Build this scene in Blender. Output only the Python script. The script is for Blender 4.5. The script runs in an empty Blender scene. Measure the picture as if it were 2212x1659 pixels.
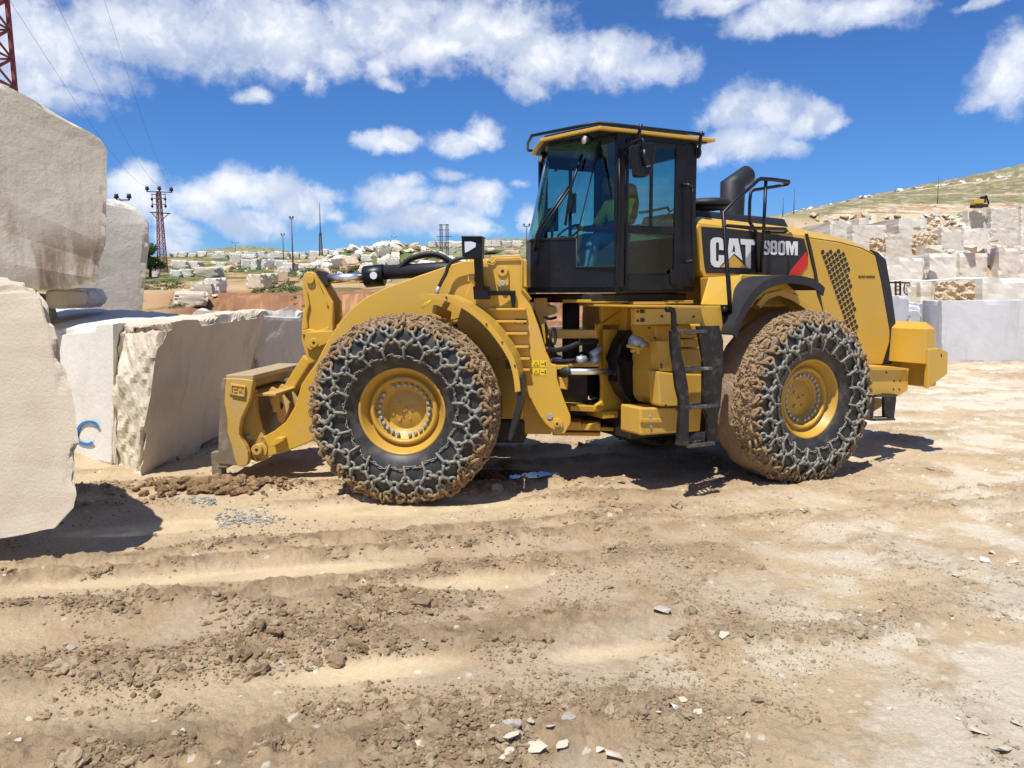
import bpy, bmesh, math, random
import numpy as np
from mathutils import Vector, Matrix
R_=math.radians; PI=math.pi
random.seed(7); rng=np.random.default_rng(7)
S=bpy.context.scene; COL=S.collection
# ---------------------------------------------------------------- camera
CW,CH=2212.,1659.; CF=1748.66; HC=2.12824; PITCH=0.1118; ROLL=0.00343
cam=bpy.data.cameras.new('camera'); co=bpy.data.objects.new('camera',cam); COL.objects.link(co)
co.matrix_world=Matrix.Translation((0,0,HC))@Matrix.Rotation(PI/2-PITCH,4,'X')@Matrix.Rotation(-ROLL,4,'Z')
cam.sensor_width=36; cam.lens=36*CF/CW; cam.clip_start=.05; cam.clip_end=6000; S.camera=co
# ---------------------------------------------------------------- sun, sky, exposure
LD=Vector((.23,.42,-1)).normalized()           # direction the light travels
SUN_E=math.asin(-LD.z); SUN_AZ=math.atan2(-LD.x,-LD.y)
sl=bpy.data.lights.new('sun','SUN'); sl.energy=4.9; sl.angle=R_(.55); sl.color=(1,.95,.87)
so=bpy.data.objects.new('sun',sl); COL.objects.link(so); so.rotation_euler=LD.to_track_quat('-Z','Y').to_euler()
S.view_settings.view_transform='Standard'; S.view_settings.look='None'; S.view_settings.exposure=.27; S.view_settings.gamma=1
S.cycles.max_bounces=8; S.cycles.transparent_max_bounces=16; S.cycles.sample_clamp_indirect=6

class NT:
    def __init__(s,tree): s.t=tree; s.n=tree.nodes; s.l=tree.links
    def node(s,ty,**kw):
        n=s.n.new(ty)
        for k,v in kw.items(): setattr(n,k,v)
        return n
    def link(s,a,b): s.l.new(a,b)
    def put(s,sock,v):
        if isinstance(v,bpy.types.NodeSocket): s.l.new(v,sock)
        else: sock.default_value=v
    def math(s,op,a,b=None,c=None,clamp=False):
        n=s.node('ShaderNodeMath',operation=op,use_clamp=clamp)
        for i,v in enumerate((a,b,c)):
            if v is not None: s.put(n.inputs[i],v)
        return n.outputs[0]
    def mix(s,f,a,b,bt='MIX'):
        n=s.node('ShaderNodeMix',data_type='RGBA',blend_type=bt); s.put(n.inputs[0],f)
        for i,v in ((6,a),(7,b)):
            if not isinstance(v,bpy.types.NodeSocket) and len(v)==3: v=(*v,1)
            s.put(n.inputs[i],v)
        return n.outputs[2]
    def noise(s,vec,scale,detail=4,rough=.55,dist=0,w=None):
        n=s.node('ShaderNodeTexNoise'); s.put(n.inputs['Scale'],scale); n.inputs['Detail'].default_value=detail
        n.inputs['Roughness'].default_value=rough; n.inputs['Distortion'].default_value=dist
        if vec is not None: s.link(vec,n.inputs['Vector'])
        return n.outputs[0]
    def ramp(s,f,lo,hi):
        n=s.node('ShaderNodeMapRange',interpolation_type='SMOOTHSTEP'); s.put(n.inputs[0],f); s.put(n.inputs[1],lo); s.put(n.inputs[2],hi)
        return n.outputs[0]
def pxang(x,y):
    "direction of a picture point -> azimuth, elevation tangent"
    v=ray(x,y); return math.atan2(v.x,v.y), v.z/math.hypot(v.x,v.y)
def ray(u,v):
    a=(u-CW/2)/CF; b=-(v-CH/2)/CF
    a2=a*math.cos(ROLL)-b*math.sin(ROLL); b2=a*math.sin(ROLL)+b*math.cos(ROLL)
    fw=Vector((0,math.cos(PITCH),-math.sin(PITCH))); up=Vector((0,math.sin(PITCH),math.cos(PITCH)))
    return fw+up*b2+Vector((a2,0,0))
wd=bpy.data.worlds.new('World'); S.world=wd; wd.use_nodes=True; wt=wd.node_tree; wt.nodes.clear(); n=NT(wt)
sky=n.node('ShaderNodeTexSky',sky_type='NISHITA',sun_disc=False,sun_elevation=SUN_E,sun_rotation=SUN_AZ,air_density=1.0,dust_density=.25,ozone_density=2.5,altitude=900)
tc=n.node('ShaderNodeTexCoord'); sp=n.node('ShaderNodeSeparateXYZ'); n.link(tc.outputs['Generated'],sp.inputs[0])
X,Y,Z=sp.outputs
az=n.math('ARCTAN2',X,Y); hz=n.math('SQRT',n.math('ADD',n.math('MULTIPLY',X,X),n.math('MULTIPLY',Y,Y)))
el=n.math('DIVIDE',Z,n.math('MAXIMUM',hz,.02))
cb=n.node('ShaderNodeCombineXYZ'); n.link(az,cb.inputs[0]); n.link(el,cb.inputs[1])
uv=cb.outputs[0]
CLOUDS=[(90,70,210,110,1),(330,60,230,100,1),(600,60,230,110,1),(820,50,220,110,1),(1040,60,190,110,1),(1180,120,120,80,1),(1330,120,110,70,1),(1420,140,90,50,.9),(1140,190,60,34,.8),
 (180,150,140,60,.8),(140,210,120,40,.7),(60,160,90,80,.8),(720,110,90,60,.9),(960,90,150,60,1),(568,198,50,24,.85),(830,135,45,30,.8),(850,170,40,16,.6),(675,165,22,40,.6),
 (1700,30,130,60,1),(1860,30,160,50,1),(1640,60,90,40,.8),(1560,10,130,30,.8),(2170,160,85,90,1),(2130,200,60,40,.8),(2210,110,60,60,1),(2150,10,110,14,.6),
 (1660,250,95,60,1),(1590,240,70,60,1),(1745,270,75,40,1),(1610,315,90,45,1),(1700,320,60,30,.8),(1800,280,40,22,.8),(1545,345,60,28,.7),
 (840,312,60,34,1),(800,305,40,28,.9),(985,310,70,34,1),(1050,280,55,32,1),(1030,300,60,30,.9),(880,300,40,22,.8),
 (290,390,75,55,1),(330,430,90,50,1),(440,425,85,50,1),(500,400,80,50,1),(570,410,90,50,1),(640,440,90,50,1),(540,470,110,36,.8),(690,420,70,25,.8),(400,490,60,30,.6),(380,470,60,34,.8),
 (850,430,85,42,1),(920,470,130,34,1),(800,490,80,22,.8),(1040,430,60,40,1),(960,430,60,30,.8),(1010,490,80,26,.8),(870,400,50,20,.8),(970,380,50,14,.6),(720,462,36,18,.8),
 (1150,480,30,30,1),(1130,400,30,14,.4),(380,530,50,24,.6),(270,380,50,40,1),(447,530,20,8,.9),(390,515,70,20,.5)]
wn=n.node('ShaderNodeTexNoise'); wn.inputs['Scale'].default_value=9; wn.inputs['Detail'].default_value=7; wn.inputs['Roughness'].default_value=.6; n.link(uv,wn.inputs['Vector'])
w2=n.node('ShaderNodeVectorMath',operation='MULTIPLY_ADD'); n.link(wn.outputs['Color'],w2.inputs[0]); w2.inputs[1].default_value=(.08,.055,0); w2.inputs[2].default_value=(-.04,-.0275,0)
w3=n.node('ShaderNodeVectorMath',operation='ADD'); n.link(w2.outputs[0],w3.inputs[0]); n.link(uv,w3.inputs[1])
field=None; low=None
for cx,cy,a,b,s in CLOUDS:
    u0,v0=pxang(cx,cy); ua=abs(pxang(cx+a,cy)[0]-u0)*1.12; vb=abs(pxang(cx,cy-b)[1]-v0)*1.12
    m=n.node('ShaderNodeVectorMath',operation='SUBTRACT'); n.link(w3.outputs[0],m.inputs[0]); m.inputs[1].default_value=(u0,v0,0)
    d=n.node('ShaderNodeVectorMath',operation='MULTIPLY'); n.link(m.outputs[0],d.inputs[0]); d.inputs[1].default_value=(1/ua,1/vb,0)
    L=n.node('ShaderNodeVectorMath',operation='LENGTH'); n.link(d.outputs[0],L.inputs[0])
    q=n.math('MULTIPLY_ADD',L.outputs['Value'],-s,s)
    field=q if field is None else n.math('SMOOTH_MAX',field,q,.15)
# scattered cumulus for the rest of the sky
gv=n.node('ShaderNodeVectorMath',operation='MULTIPLY'); n.link(uv,gv.inputs[0]); gv.inputs[1].default_value=(2.2,4,1)
gen=n.math('MULTIPLY',n.math('SUBTRACT',n.noise(gv.outputs[0],1.6,5,.6),.53),3.5)
away=n.math('ADD',n.ramp(n.math('ABSOLUTE',az),.62,.8),n.ramp(el,.36,.5),clamp=True)
field=n.math('MAXIMUM',field,n.math('SUBTRACT',gen,n.math('SUBTRACT',1,away)))
nz=n.noise(uv,26,6,.6); nz2=n.noise(uv,7,5,.55)
fld=n.math('ADD',field,n.math('ADD',n.math('MULTIPLY',n.math('SUBTRACT',nz,.5),1.15),n.math('MULTIPLY',n.math('SUBTRACT',n.noise(uv,75,5,.65),.5),.34)))
cov=n.ramp(fld,-.04,.46)
# self shading of the cloud bodies: thick middles greyer and undersides bluish
ups=n.node('ShaderNodeVectorMath',operation='ADD'); n.link(w3.outputs[0],ups.inputs[0]); ups.inputs[1].default_value=(-.006,.020,0)
dA=n.noise(w3.outputs[0],15,5,.6); dB=n.noise(ups.outputs[0],15,5,.6); lit=n.ramp(n.math('SUBTRACT',dA,dB),-.10,.10)
thick=n.ramp(n.math('ADD',n.math('MULTIPLY',nz2,1.3),n.math('MULTIPLY',nz,.5)),.70,1.15)
ccol=n.mix(thick,(.84,.86,.92),(.47,.54,.68)); ccol=n.mix(n.math('MULTIPLY',lit,.45),ccol,(.90,.91,.94)); ccol=n.mix(n.math('MULTIPLY',n.math('SUBTRACT',1,lit),.45),ccol,(.42,.50,.66))
thin=n.ramp(fld,.15,.95)
cov=n.math('MULTIPLY',cov,n.math('MULTIPLY_ADD',thin,.45,.53),clamp=True)
skc=n.mix(1.0,sky.outputs[0],(.095*.37,.095*.655,.095*1.07),'MULTIPLY')
skc=n.mix(n.ramp(Z,-.06,.0),(.2,.17,.13),skc)
fin=n.mix(cov,skc,ccol)
bg=n.node('ShaderNodeBackground'); n.link(fin,bg.inputs[0]); bg.inputs[1].default_value=1.0
ow=n.node('ShaderNodeOutputWorld'); n.link(bg.outputs[0],ow.inputs[0])

# ---------------------------------------------------------------- numpy noise
def _h(ix,iy,iz,seed):
    n_=(ix.astype(np.int64)*374761393+iy.astype(np.int64)*668265263+iz.astype(np.int64)*2147483647+seed*1274126177)&0xffffffff
    n_=((n_^(n_>>13))*1274126177)&0xffffffff; n_=((n_^(n_>>16))*2246822519)&0xffffffff
    return ((n_^(n_>>15))&0xffffff)/float(0xffffff)
def vn(P,seed=0):
    P=np.asarray(P,float); x,y=P[...,0],P[...,1]; z=P[...,2] if P.shape[-1]>2 else np.zeros_like(x)
    ix,iy,iz=np.floor(x),np.floor(y),np.floor(z); fx,fy,fz=x-ix,y-iy,z-iz
    fx=fx*fx*(3-2*fx);fy=fy*fy*(3-2*fy);fz=fz*fz*(3-2*fz)
    g=lambda a,b,c:_h(ix+a,iy+b,iz+c,seed)
    if P.shape[-1]>2:
        return ((g(0,0,0)*(1-fx)+g(1,0,0)*fx)*(1-fy)+(g(0,1,0)*(1-fx)+g(1,1,0)*fx)*fy)*(1-fz)+((g(0,0,1)*(1-fx)+g(1,0,1)*fx)*(1-fy)+(g(0,1,1)*(1-fx)+g(1,1,1)*fx)*fy)*fz
    return (g(0,0,0)*(1-fx)+g(1,0,0)*fx)*(1-fy)+(g(0,1,0)*(1-fx)+g(1,1,0)*fx)*fy
def fb(P,o=4,seed=0,g=.5):
    s=0;a=1;t=0;P=np.asarray(P,float)
    for i in range(o): s=s+a*vn(P*(2.03**i)+i*17.3,seed+i);t+=a;a*=g
    return s/t
def cell(P,seed=0):
    "distance to nearest feature point and the cell's random value (2D or 3D)"
    P=np.asarray(P,float); k=P.shape[-1]
    if k==2: P=np.concatenate([P,np.zeros(P.shape[:-1]+(1,))],-1)
    I=np.floor(P); best=np.full(P.shape[:-1],9.);val=np.zeros(P.shape[:-1])
    for a in (-1,0,1):
        for b in (-1,0,1):
            for c in ((-1,0,1) if k==3 else (0,)):
                J=I+np.array([a,b,c]);h=[_h(J[...,0],J[...,1],J[...,2],seed+s) for s in range(4)]
                d=(J[...,0]+h[0]-P[...,0])**2+(J[...,1]+h[1]-P[...,1])**2
                if k==3:d=d+(J[...,2]+h[2]-P[...,2])**2
                m=d<best;best=np.where(m,d,best);val=np.where(m,h[3],val)
    return np.sqrt(best),val
def facet(P,seed=0):
    "angular facets: every cell is a tilted plane"
    P=np.asarray(P,float); I=np.floor(P); best=np.full(P.shape[:-1],99.);out=np.zeros(P.shape[:-1])
    for a in (-1,0,1):
        for b in (-1,0,1):
            for c in (-1,0,1):
                J=I+np.array([a,b,c]);h=[_h(J[...,0],J[...,1],J[...,2],seed+s) for s in range(7)]
                D=np.stack([P[...,k]-J[...,k]-h[k] for k in range(3)],-1); d=(D**2).sum(-1)
                v=(h[3]-.5)*.6+D[...,0]*(h[4]-.5)+D[...,1]*(h[5]-.5)+D[...,2]*(h[6]-.5)
                m=d<best;best=np.where(m,d,best);out=np.where(m,v,out)
    return out
_fd=None
def folds(P,seed=0):
    "creased planes: continuous, crisp ridges like split rock, about -0.5..0.5"
    r=np.random.default_rng(seed*13+5); P=np.asarray(P,float); W_=P+np.stack([fb(P*.9,2,seed+k*3) for k in range(3)],-1)*.55; out=0;t=0
    for i in range(7):
        n_=r.normal(size=3); n_/=np.linalg.norm(n_); f_=.45*1.45**i; a_=1/f_**.95; q=W_@n_*f_+1.3*fb(W_*f_*.8+i*5.1,2,seed+40+i); out=out+a_*np.abs(q-np.floor(q)-.5)*2; t+=a_
    return out/t-.5
def ss(x,a,b): t=np.clip((x-a)/(b-a),0,1); return t*t*(3-2*t)

# ---------------------------------------------------------------- materials
def mat(name,color,rough=.5,metal=0,var=.0,vscale=3,bump=0,bscale=30,spec=.5,coat=0,dust=None,dustamt=0,dscale=2.5,fn=None,space='Object'):
    m=bpy.data.materials.new(name); m.use_nodes=True; t=NT(m.node_tree); b=m.node_tree.nodes['Principled BSDF']
    c=t.node('ShaderNodeTexCoord').outputs[space]
    col=None
    if var or dustamt or fn:
        col=t.mix(t.noise(c,vscale,5,.6),tuple(max(0,x*(1-var)) for x in color),tuple(min(1,x*(1+var)) for x in color))
        if dustamt:
            k=t.math('MULTIPLY',t.ramp(t.noise(c,dscale,8,.72,.4),.48,.75),dustamt)
            col=t.mix(k,col,dust)
            t.link(t.math('MULTIPLY_ADD',k,.5,rough),b.inputs['Roughness'])
        if fn: col=fn(t,b,c,col)
        t.link(col,b.inputs['Base Color'])
    else: b.inputs['Base Color'].default_value=(*color,1)
    if not dustamt and not b.inputs['Roughness'].is_linked: b.inputs['Roughness'].default_value=rough
    b.inputs['Metallic'].default_value=metal; b.inputs['Specular IOR Level'].default_value=spec; b.inputs['Coat Weight'].default_value=coat
    if bump:
        bn=t.node('ShaderNodeBump'); bn.inputs['Strength'].default_value=bump; bn.inputs['Distance'].default_value=.02
        t.link(t.noise(c,bscale,6,.65),bn.inputs['Height']); t.link(bn.outputs[0],b.inputs['Normal'])
    return m
DUST=(.36,.27,.18)
def scratches(t,b,c,col):
    n1=t.noise(c,7,8,.8,1.2); k=t.ramp(n1,.60,.66); n2=t.ramp(t.noise(c,40,4,.7),.55,.62)
    col=t.mix(t.math('MULTIPLY',k,.55),col,(.33,.29,.24)); return t.mix(t.math('MULTIPLY',n2,.35),col,(.5,.42,.3))
M={}
def splat(t,b,c,col):
    z_=t.node('ShaderNodeSeparateXYZ'); t.link(c,z_.inputs[0]); low=t.ramp(z_.outputs[2],1.9,.4)
    film=t.math('MULTIPLY',t.ramp(t.noise(c,1.1,6,.7,.6),.38,.72),.16); col=t.mix(film,col,(.46,.36,.23))
    sp=t.math('MULTIPLY',t.ramp(t.noise(c,34,5,.75,.3),.60,.68),t.math('MULTIPLY_ADD',low,.75,.06)); return t.mix(sp,col,(.30,.205,.115))
M['yellow']=mat('yellow_paint',(.60,.36,.040),.38,var=.07,vscale=1.3,coat=.15,dust=(.50,.36,.16),dustamt=.4,dscale=2.2,fn=splat)
M['yellow2']=mat('worn_yellow_paint',(.52,.33,.07),.55,var=.12,vscale=3,dust=(.40,.32,.22),dustamt=.8,dscale=5,fn=scratches,bump=.15,bscale=25)
M['rimy']=mat('rim_yellow',(.50,.30,.045),.42,var=.1,vscale=5,dust=(.33,.23,.13),dustamt=.55,dscale=6)
M['black']=mat('black_paint',(.006,.007,.011),.38,var=.3,vscale=2,spec=.35,dust=(.10,.09,.08),dustamt=.10,dscale=3)
M['blackr']=mat('black_plastic',(.018,.020,.026),.55,var=.25,vscale=3,spec=.4,dust=(.16,.14,.12),dustamt=.15,dscale=4)
M['tread']=mat('worn_tread_steel',(.06,.06,.065),.4,.3,dust=(.50,.47,.42),dustamt=.8,dscale=12,var=.3)
M['ladder']=mat('chipped_black_paint',(.008,.009,.012),.4,spec=.4,dust=(.30,.27,.23),dustamt=.35,dscale=9,var=.2)
M['dark']=mat('grimy_dark_steel',(.02,.018,.017),.6,var=.4,vscale=6,dust=(.18,.13,.08),dustamt=.5,dscale=5)
M['chrome']=mat('chrome',(.93,.93,.94),.33,1)
M['steel']=mat('galvanised_steel',(.36,.42,.50),.5,.35,var=.25,vscale=30)
M['chain']=mat('chain_steel',(.225,.225,.195),.55,.25,var=.35,vscale=16,dust=(.27,.20,.125),dustamt=.8,dscale=6)
M['mud']=mat('caked_mud',(.33,.225,.125),.9,var=.4,vscale=9,bump=1,bscale=45,spec=.2)
M['mirror']=mat('mirror_glass',(.6,.65,.7),.05,1)
M['lens']=mat('lamp_lens',(.75,.75,.78),.12,.3)
M['white']=mat('decal_white',(.72,.74,.78),.45)
M['red']=mat('decal_red',(.58,.012,.015),.4)
M['decaly']=mat('decal_yellow',(.75,.55,.02),.45)
M['decalk']=mat('decal_black',(.02,.02,.02),.45)
M['seat']=mat('seat_fabric',(.03,.03,.033),.9)
M['inner']=mat('cab_trim',(.035,.037,.04),.8)
M['skin']=mat('skin',(.17,.085,.05),.6); M['hair']=mat('hair',(.01,.008,.007),.6)
M['shirt']=mat('hi_vis_shirt',(.68,.80,.03),.8,var=.15,vscale=8,bump=.4,bscale=14); M['jeans']=mat('denim',(.14,.34,.52),.85,var=.25,vscale=9,bump=.4,bscale=16)
M['rustred']=mat('rusty_red_paint',(.20,.045,.05),.7,var=.3,vscale=6); M['polegrey']=mat('weathered_pole',(.10,.075,.06),.8,var=.3)
M['darkred']=mat('dark_red_steel',(.10,.02,.02),.7,var=.3)
def m_glass(name,tint,gl=.09):
    m=bpy.data.materials.new(name); m.use_nodes=True; t=NT(m.node_tree); t.n.remove(t.n['Principled BSDF']); o=t.n['Material Output']
    tr=t.node('ShaderNodeBsdfTransparent'); tr.inputs[0].default_value=(*tint,1)
    g=t.node('ShaderNodeBsdfGlossy'); g.inputs['Roughness'].default_value=.02; g.inputs[0].default_value=(.9,.95,1,1)
    f=t.node('ShaderNodeLayerWeight'); f.inputs[0].default_value=.5; fp=t.math('POWER',f.outputs['Facing'],4.0)
    mx=t.node('ShaderNodeMixShader'); t.link(t.math('MULTIPLY_ADD',fp,.6,.045,clamp=True),mx.inputs[0]); t.link(tr.outputs[0],mx.inputs[1]); t.link(g.outputs[0],mx.inputs[2]); t.link(mx.outputs[0],o.inputs[0])
    return m
M['glass']=m_glass('tinted_glass',(.66,.82,.79)); M['glassd']=m_glass('dark_tinted_glass',(.35,.50,.55))
M['scraped2']=mat('worn_top_paint',(.40,.31,.17),.6,var=.2,vscale=6,dust=(.48,.44,.37),dustamt=.7,dscale=5)
M['scraped']=mat('scraped_steel',(.21,.165,.11),.55,.1,var=.35,vscale=7,dust=(.42,.40,.36),dustamt=.6,dscale=7,bump=.3,bscale=20)
M['water']=mat('puddle_water',(.05,.042,.035),.03,spec=.9)
def tyre_fn(t,b,c,col):
    s=t.node('ShaderNodeSeparateXYZ'); t.link(c,s.inputs[0])
    r=t.math('SQRT',t.math('ADD',t.math('MULTIPLY',s.outputs[0],s.outputs[0]),t.math('MULTIPLY',s.outputs[2],s.outputs[2])))
    k=t.ramp(t.math('ADD',r,t.math('MULTIPLY',t.math('SUBTRACT',t.noise(c,7,6,.7),.5),.22)),.85,.92)
    mud=t.mix(t.noise(c,11,8,.7),(.24,.145,.075),(.50,.37,.24))
    dusty=t.mix(t.math('MULTIPLY',t.ramp(t.noise(c,6,6,.7),.42,.75),.5),col,(.16,.13,.11))
    bn=t.node('ShaderNodeBump'); bn.inputs['Strength'].default_value=1; t.link(t.math('MULTIPLY',k,.05),bn.inputs['Distance'])
    t.link(t.noise(c,18,8,.7),bn.inputs['Height']); t.link(bn.outputs[0],b.inputs['Normal'])
    t.link(t.math('MULTIPLY_ADD',k,.35,.5),b.inputs['Roughness'])
    return t.mix(k,dusty,mud)
M['tyre']=mat('muddy_rubber',(.022,.021,.021),.6,var=.3,vscale=8,fn=tyre_fn)
def marble(name,base,stain,rough=.75,stainlo=.55,warm=(.55,.38,.2),bump=.5,low=False):
    def fn(t,b,c,col):
        mp=t.node('ShaderNodeMapping'); mp.inputs['Scale'].default_value=(1,1,.16); t.link(c,mp.inputs[0])
        st=t.ramp(t.noise(mp.outputs[0],2.6,8,.7,.3),stainlo,stainlo+.16)
        big=t.ramp(t.noise(c,.9,5,.6,.5),.52,.74)
        col=t.mix(t.math('MULTIPLY',st,.5),col,stain)
        col=t.mix(t.math('MULTIPLY',big,.55),col,warm)
        if low:   # brown run-off that soaked the lower part
            zz_=t.node('ShaderNodeSeparateXYZ'); t.link(c,zz_.inputs[0]); k_=t.math('MULTIPLY',t.ramp(zz_.outputs[2],1.0,.45),t.ramp(t.noise(mp.outputs[0],1.9,6,.6,.5),.46,.60)); col=t.mix(t.math('MULTIPLY',k_,.85),col,(.20,.125,.07))
        v=t.noise(c,5,10,.75,1.5); ln=t.ramp(t.math('ABSOLUTE',t.math('SUBTRACT',v,.5)),.012,.0)
        col=t.mix(t.math('MULTIPLY',ln,.35),col,stain)
        fine=t.noise(c,55,6,.8); return t.mix(t.math('MULTIPLY',t.ramp(fine,.45,.75),.22),col,tuple(x*.55 for x in base))
    m=mat(name,base,rough,var=.10,vscale=2.2,fn=fn,bump=bump,bscale=14,spec=.3)
    return m
M['marble']=marble('sawn_marble',(.60,.57,.50),(.36,.31,.24))
M['marble_stain']=marble('stained_marble',(.60,.555,.455),(.30,.22,.15),stainlo=.53,warm=(.50,.42,.32),low=True)
M['marble_white']=marble('white_marble',(.70,.675,.605),(.50,.45,.38),stainlo=.62,warm=(.55,.50,.42))
M['marble_warm']=marble('beige_marble',(.61,.54,.42),(.34,.27,.21),warm=(.45,.33,.24))
def band_fn(t,b,c,col):
    mp=t.node('ShaderNodeMapping'); mp.inputs['Scale'].default_value=(.35,.35,6); mp.inputs['Rotation'].default_value=(0,.06,0); t.link(c,mp.inputs[0])
    col=t.mix(t.math('MULTIPLY',t.ramp(t.noise(mp.outputs[0],1.3,7,.65,.6),.42,.66),.45),col,(.47,.375,.28))
    col=t.mix(t.math('MULTIPLY',t.ramp(t.noise(c,.8,5,.6),.5,.7),.5),col,(.47,.37,.27)); return t.mix(t.math('MULTIPLY',t.ramp(t.noise(c,60,6,.8),.45,.75),.25),col,(.24,.19,.15))
M['marble_band']=mat('banded_beige_marble',(.56,.49,.375),.8,var=.08,vscale=2,fn=band_fn,bump=.35,bscale=42,spec=.25)
M['rock_yellow']=marble('yellow_rock',(.56,.45,.31),(.30,.17,.08),warm=(.56,.46,.32),stainlo=.5,bump=1)
M['stone_cream']=marble('cream_stone',(.68,.60,.47),(.66,.56,.44),stainlo=.6,warm=(.74,.64,.50),bump=.6)
M['rock_pale']=marble('pale_rock',(.68,.62,.53),(.42,.30,.18),warm=(.55,.42,.25),bump=1)
M['lavender']=marble('fresh_sawn_marble',(.56,.56,.58),(.40,.39,.38),stainlo=.52,warm=(.50,.50,.53),bump=.25)
M['bluepaint']=mat('blue_spray_paint',(.01,.17,.42),.7)
def m_leaf(name,c0,c1):
    def fn(t,b,c,col): return t.mix(t.noise(c,2.5,4),c0,c1)
    return mat(name,c0,.7,fn=fn)
M['leaf']=m_leaf('leaves',(.035,.085,.02),(.09,.16,.04)); M['scrub']=m_leaf('scrub',(.06,.10,.03),(.13,.17,.06))
M['bark']=mat('bark',(.09,.06,.04),.9)

# ---------------------------------------------------------------- object helpers
def tag(o,label=None,cat=None,group=None,kind=None):
    if label:o['label']=label
    if cat:o['category']=cat
    if group:o['group']=group
    if kind:o['kind']=kind
    return o
def empty(name,loc,rz=0,parent=None):
    o=bpy.data.objects.new(name,None); COL.objects.link(o); o.location=loc; o.rotation_euler=(0,0,rz); o.empty_display_size=.2
    if parent:o.parent=parent
    return o
def npmesh(name,V,F,mats,smooth=False,mi=None):
    me=bpy.data.meshes.new(name); V=np.asarray(V,np.float32)
    if isinstance(F,np.ndarray):
        nf,k=F.shape; me.vertices.add(len(V)); me.vertices.foreach_set('co',V.ravel()); me.loops.add(nf*k); me.loops.foreach_set('vertex_index',F.ravel().astype(np.int32))
        me.polygons.add(nf); me.polygons.foreach_set('loop_start',np.arange(0,nf*k,k,dtype=np.int32)); me.polygons.foreach_set('loop_total',np.full(nf,k,dtype=np.int32)); me.update(calc_edges=True)
    else: me.from_pydata([tuple(map(float,v)) for v in V],[],F); me.update()
    for m in (mats if isinstance(mats,(list,tuple)) else [mats]): me.materials.append(m)
    me.polygons.foreach_set('use_smooth',np.full(len(me.polygons),bool(smooth)))
    if mi is not None: me.polygons.foreach_set('material_index',np.asarray(mi,np.int32))
    return me
def link(name,me,parent=None,loc=(0,0,0)):
    o=bpy.data.objects.new(name,me); COL.objects.link(o); o.location=loc
    if parent:o.parent=parent
    return o
def bevel(o,w=.012,seg=2,ang=35):
    m=o.modifiers.new('bevel','BEVEL'); m.width=w; m.segments=seg; m.limit_method='ANGLE'; m.angle_limit=R_(ang); m.harden_normals=False
    return o
class MB:
    "collects shapes in world metres"
    def __init__(s): s.v=[];s.f=[];s.sm=[]
    def add(s,V,F,smooth=False):
        b=len(s.v); s.v+= [tuple(v) for v in V]; s.f+=[tuple(i+b for i in f) for f in F]; s.sm+=[smooth]*len(F)
    def hexa(s,P):  # 8 pts: bottom ring 4, top ring 4
        s.add(P,[(3,2,1,0),(4,5,6,7),(0,1,5,4),(1,2,6,5),(2,3,7,6),(3,0,4,7)])
    def loft(s,A,B):
        k=len(A); s.add(list(A)+list(B),[tuple(range(k))[::-1],tuple(range(k,2*k))]+[(i,(i+1)%k,(i+1)%k+k,i+k) for i in range(k)])
    def beam(s,a,b,w,h=None,up=(0,0,1)):
        a=Vector(a);b=Vector(b);h=h or w;d=(b-a).normalized();u=Vector(up)
        if abs(d.dot(u))>.98:u=Vector((1,0,0))
        r=d.cross(u).normalized();u=r.cross(d)
        A=[a+r*(i*w/2)+u*(j*h/2) for i,j in ((-1,-1),(1,-1),(1,1),(-1,1))]; s.loft(A,[p+(b-a) for p in A])
    def tube(s,pts,r,n=10,cap=True):
        pts=[Vector(p) for p in pts]; k=len(pts); rr=r if isinstance(r,(list,tuple)) else [r]*k; V=[];F=[]
        t0=(pts[1]-pts[0]).normalized(); u=t0.orthogonal().normalized()
        for i,p in enumerate(pts):
            t=((pts[min(i+1,k-1)]-p).normalized()+(p-pts[max(i-1,0)]).normalized()).normalized()
            u=(u-t*u.dot(t)).normalized(); w=t.cross(u)
            V+=[p+(u*math.cos(a)+w*math.sin(a))*rr[i] for a in [2*PI*j/n for j in range(n)]]
        for i in range(k-1):
            for j in range(n): F.append((i*n+j,i*n+(j+1)%n,(i+1)*n+(j+1)%n,(i+1)*n+j))
        if cap: F+= [tuple(range(n))[::-1],tuple(range((k-1)*n,k*n))]
        s.add(V,F,True)
    def build(s,name,m,parent=None,bev=0,seg=2):
        off=parent_origin(parent); me=bpy.data.meshes.new(name); me.from_pydata([tuple(Vector(v)-off) for v in s.v],[],s.f); me.update(); me.materials.append(m)
        bm=bmesh.new(); bm.from_mesh(me); bmesh.ops.recalc_face_normals(bm,faces=bm.faces); bm.to_mesh(me); bm.free()
        me.polygons.foreach_set('use_smooth',s.sm)
        o=link(name,me,parent)
        if bev: bevel(o,bev,seg)
        return o
def parent_origin(p):
    v=Vector((0,0,0))
    while p: v+=Vector(p.location); p=p.parent
    return v
def smooth_path(pts,k=6):
    pts=[Vector(p) for p in pts]; out=[]
    for i in range(len(pts)-1):
        a=pts[max(i-1,0)];b=pts[i];c=pts[i+1];d=pts[min(i+2,len(pts)-1)]
        for j in range(k):
            t=j/k; out.append(.5*((2*b)+(c-a)*t+(2*a-5*b+4*c-d)*t*t+(3*b-a-3*c+d)*t**3))
    return out+[pts[-1]]
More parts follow.
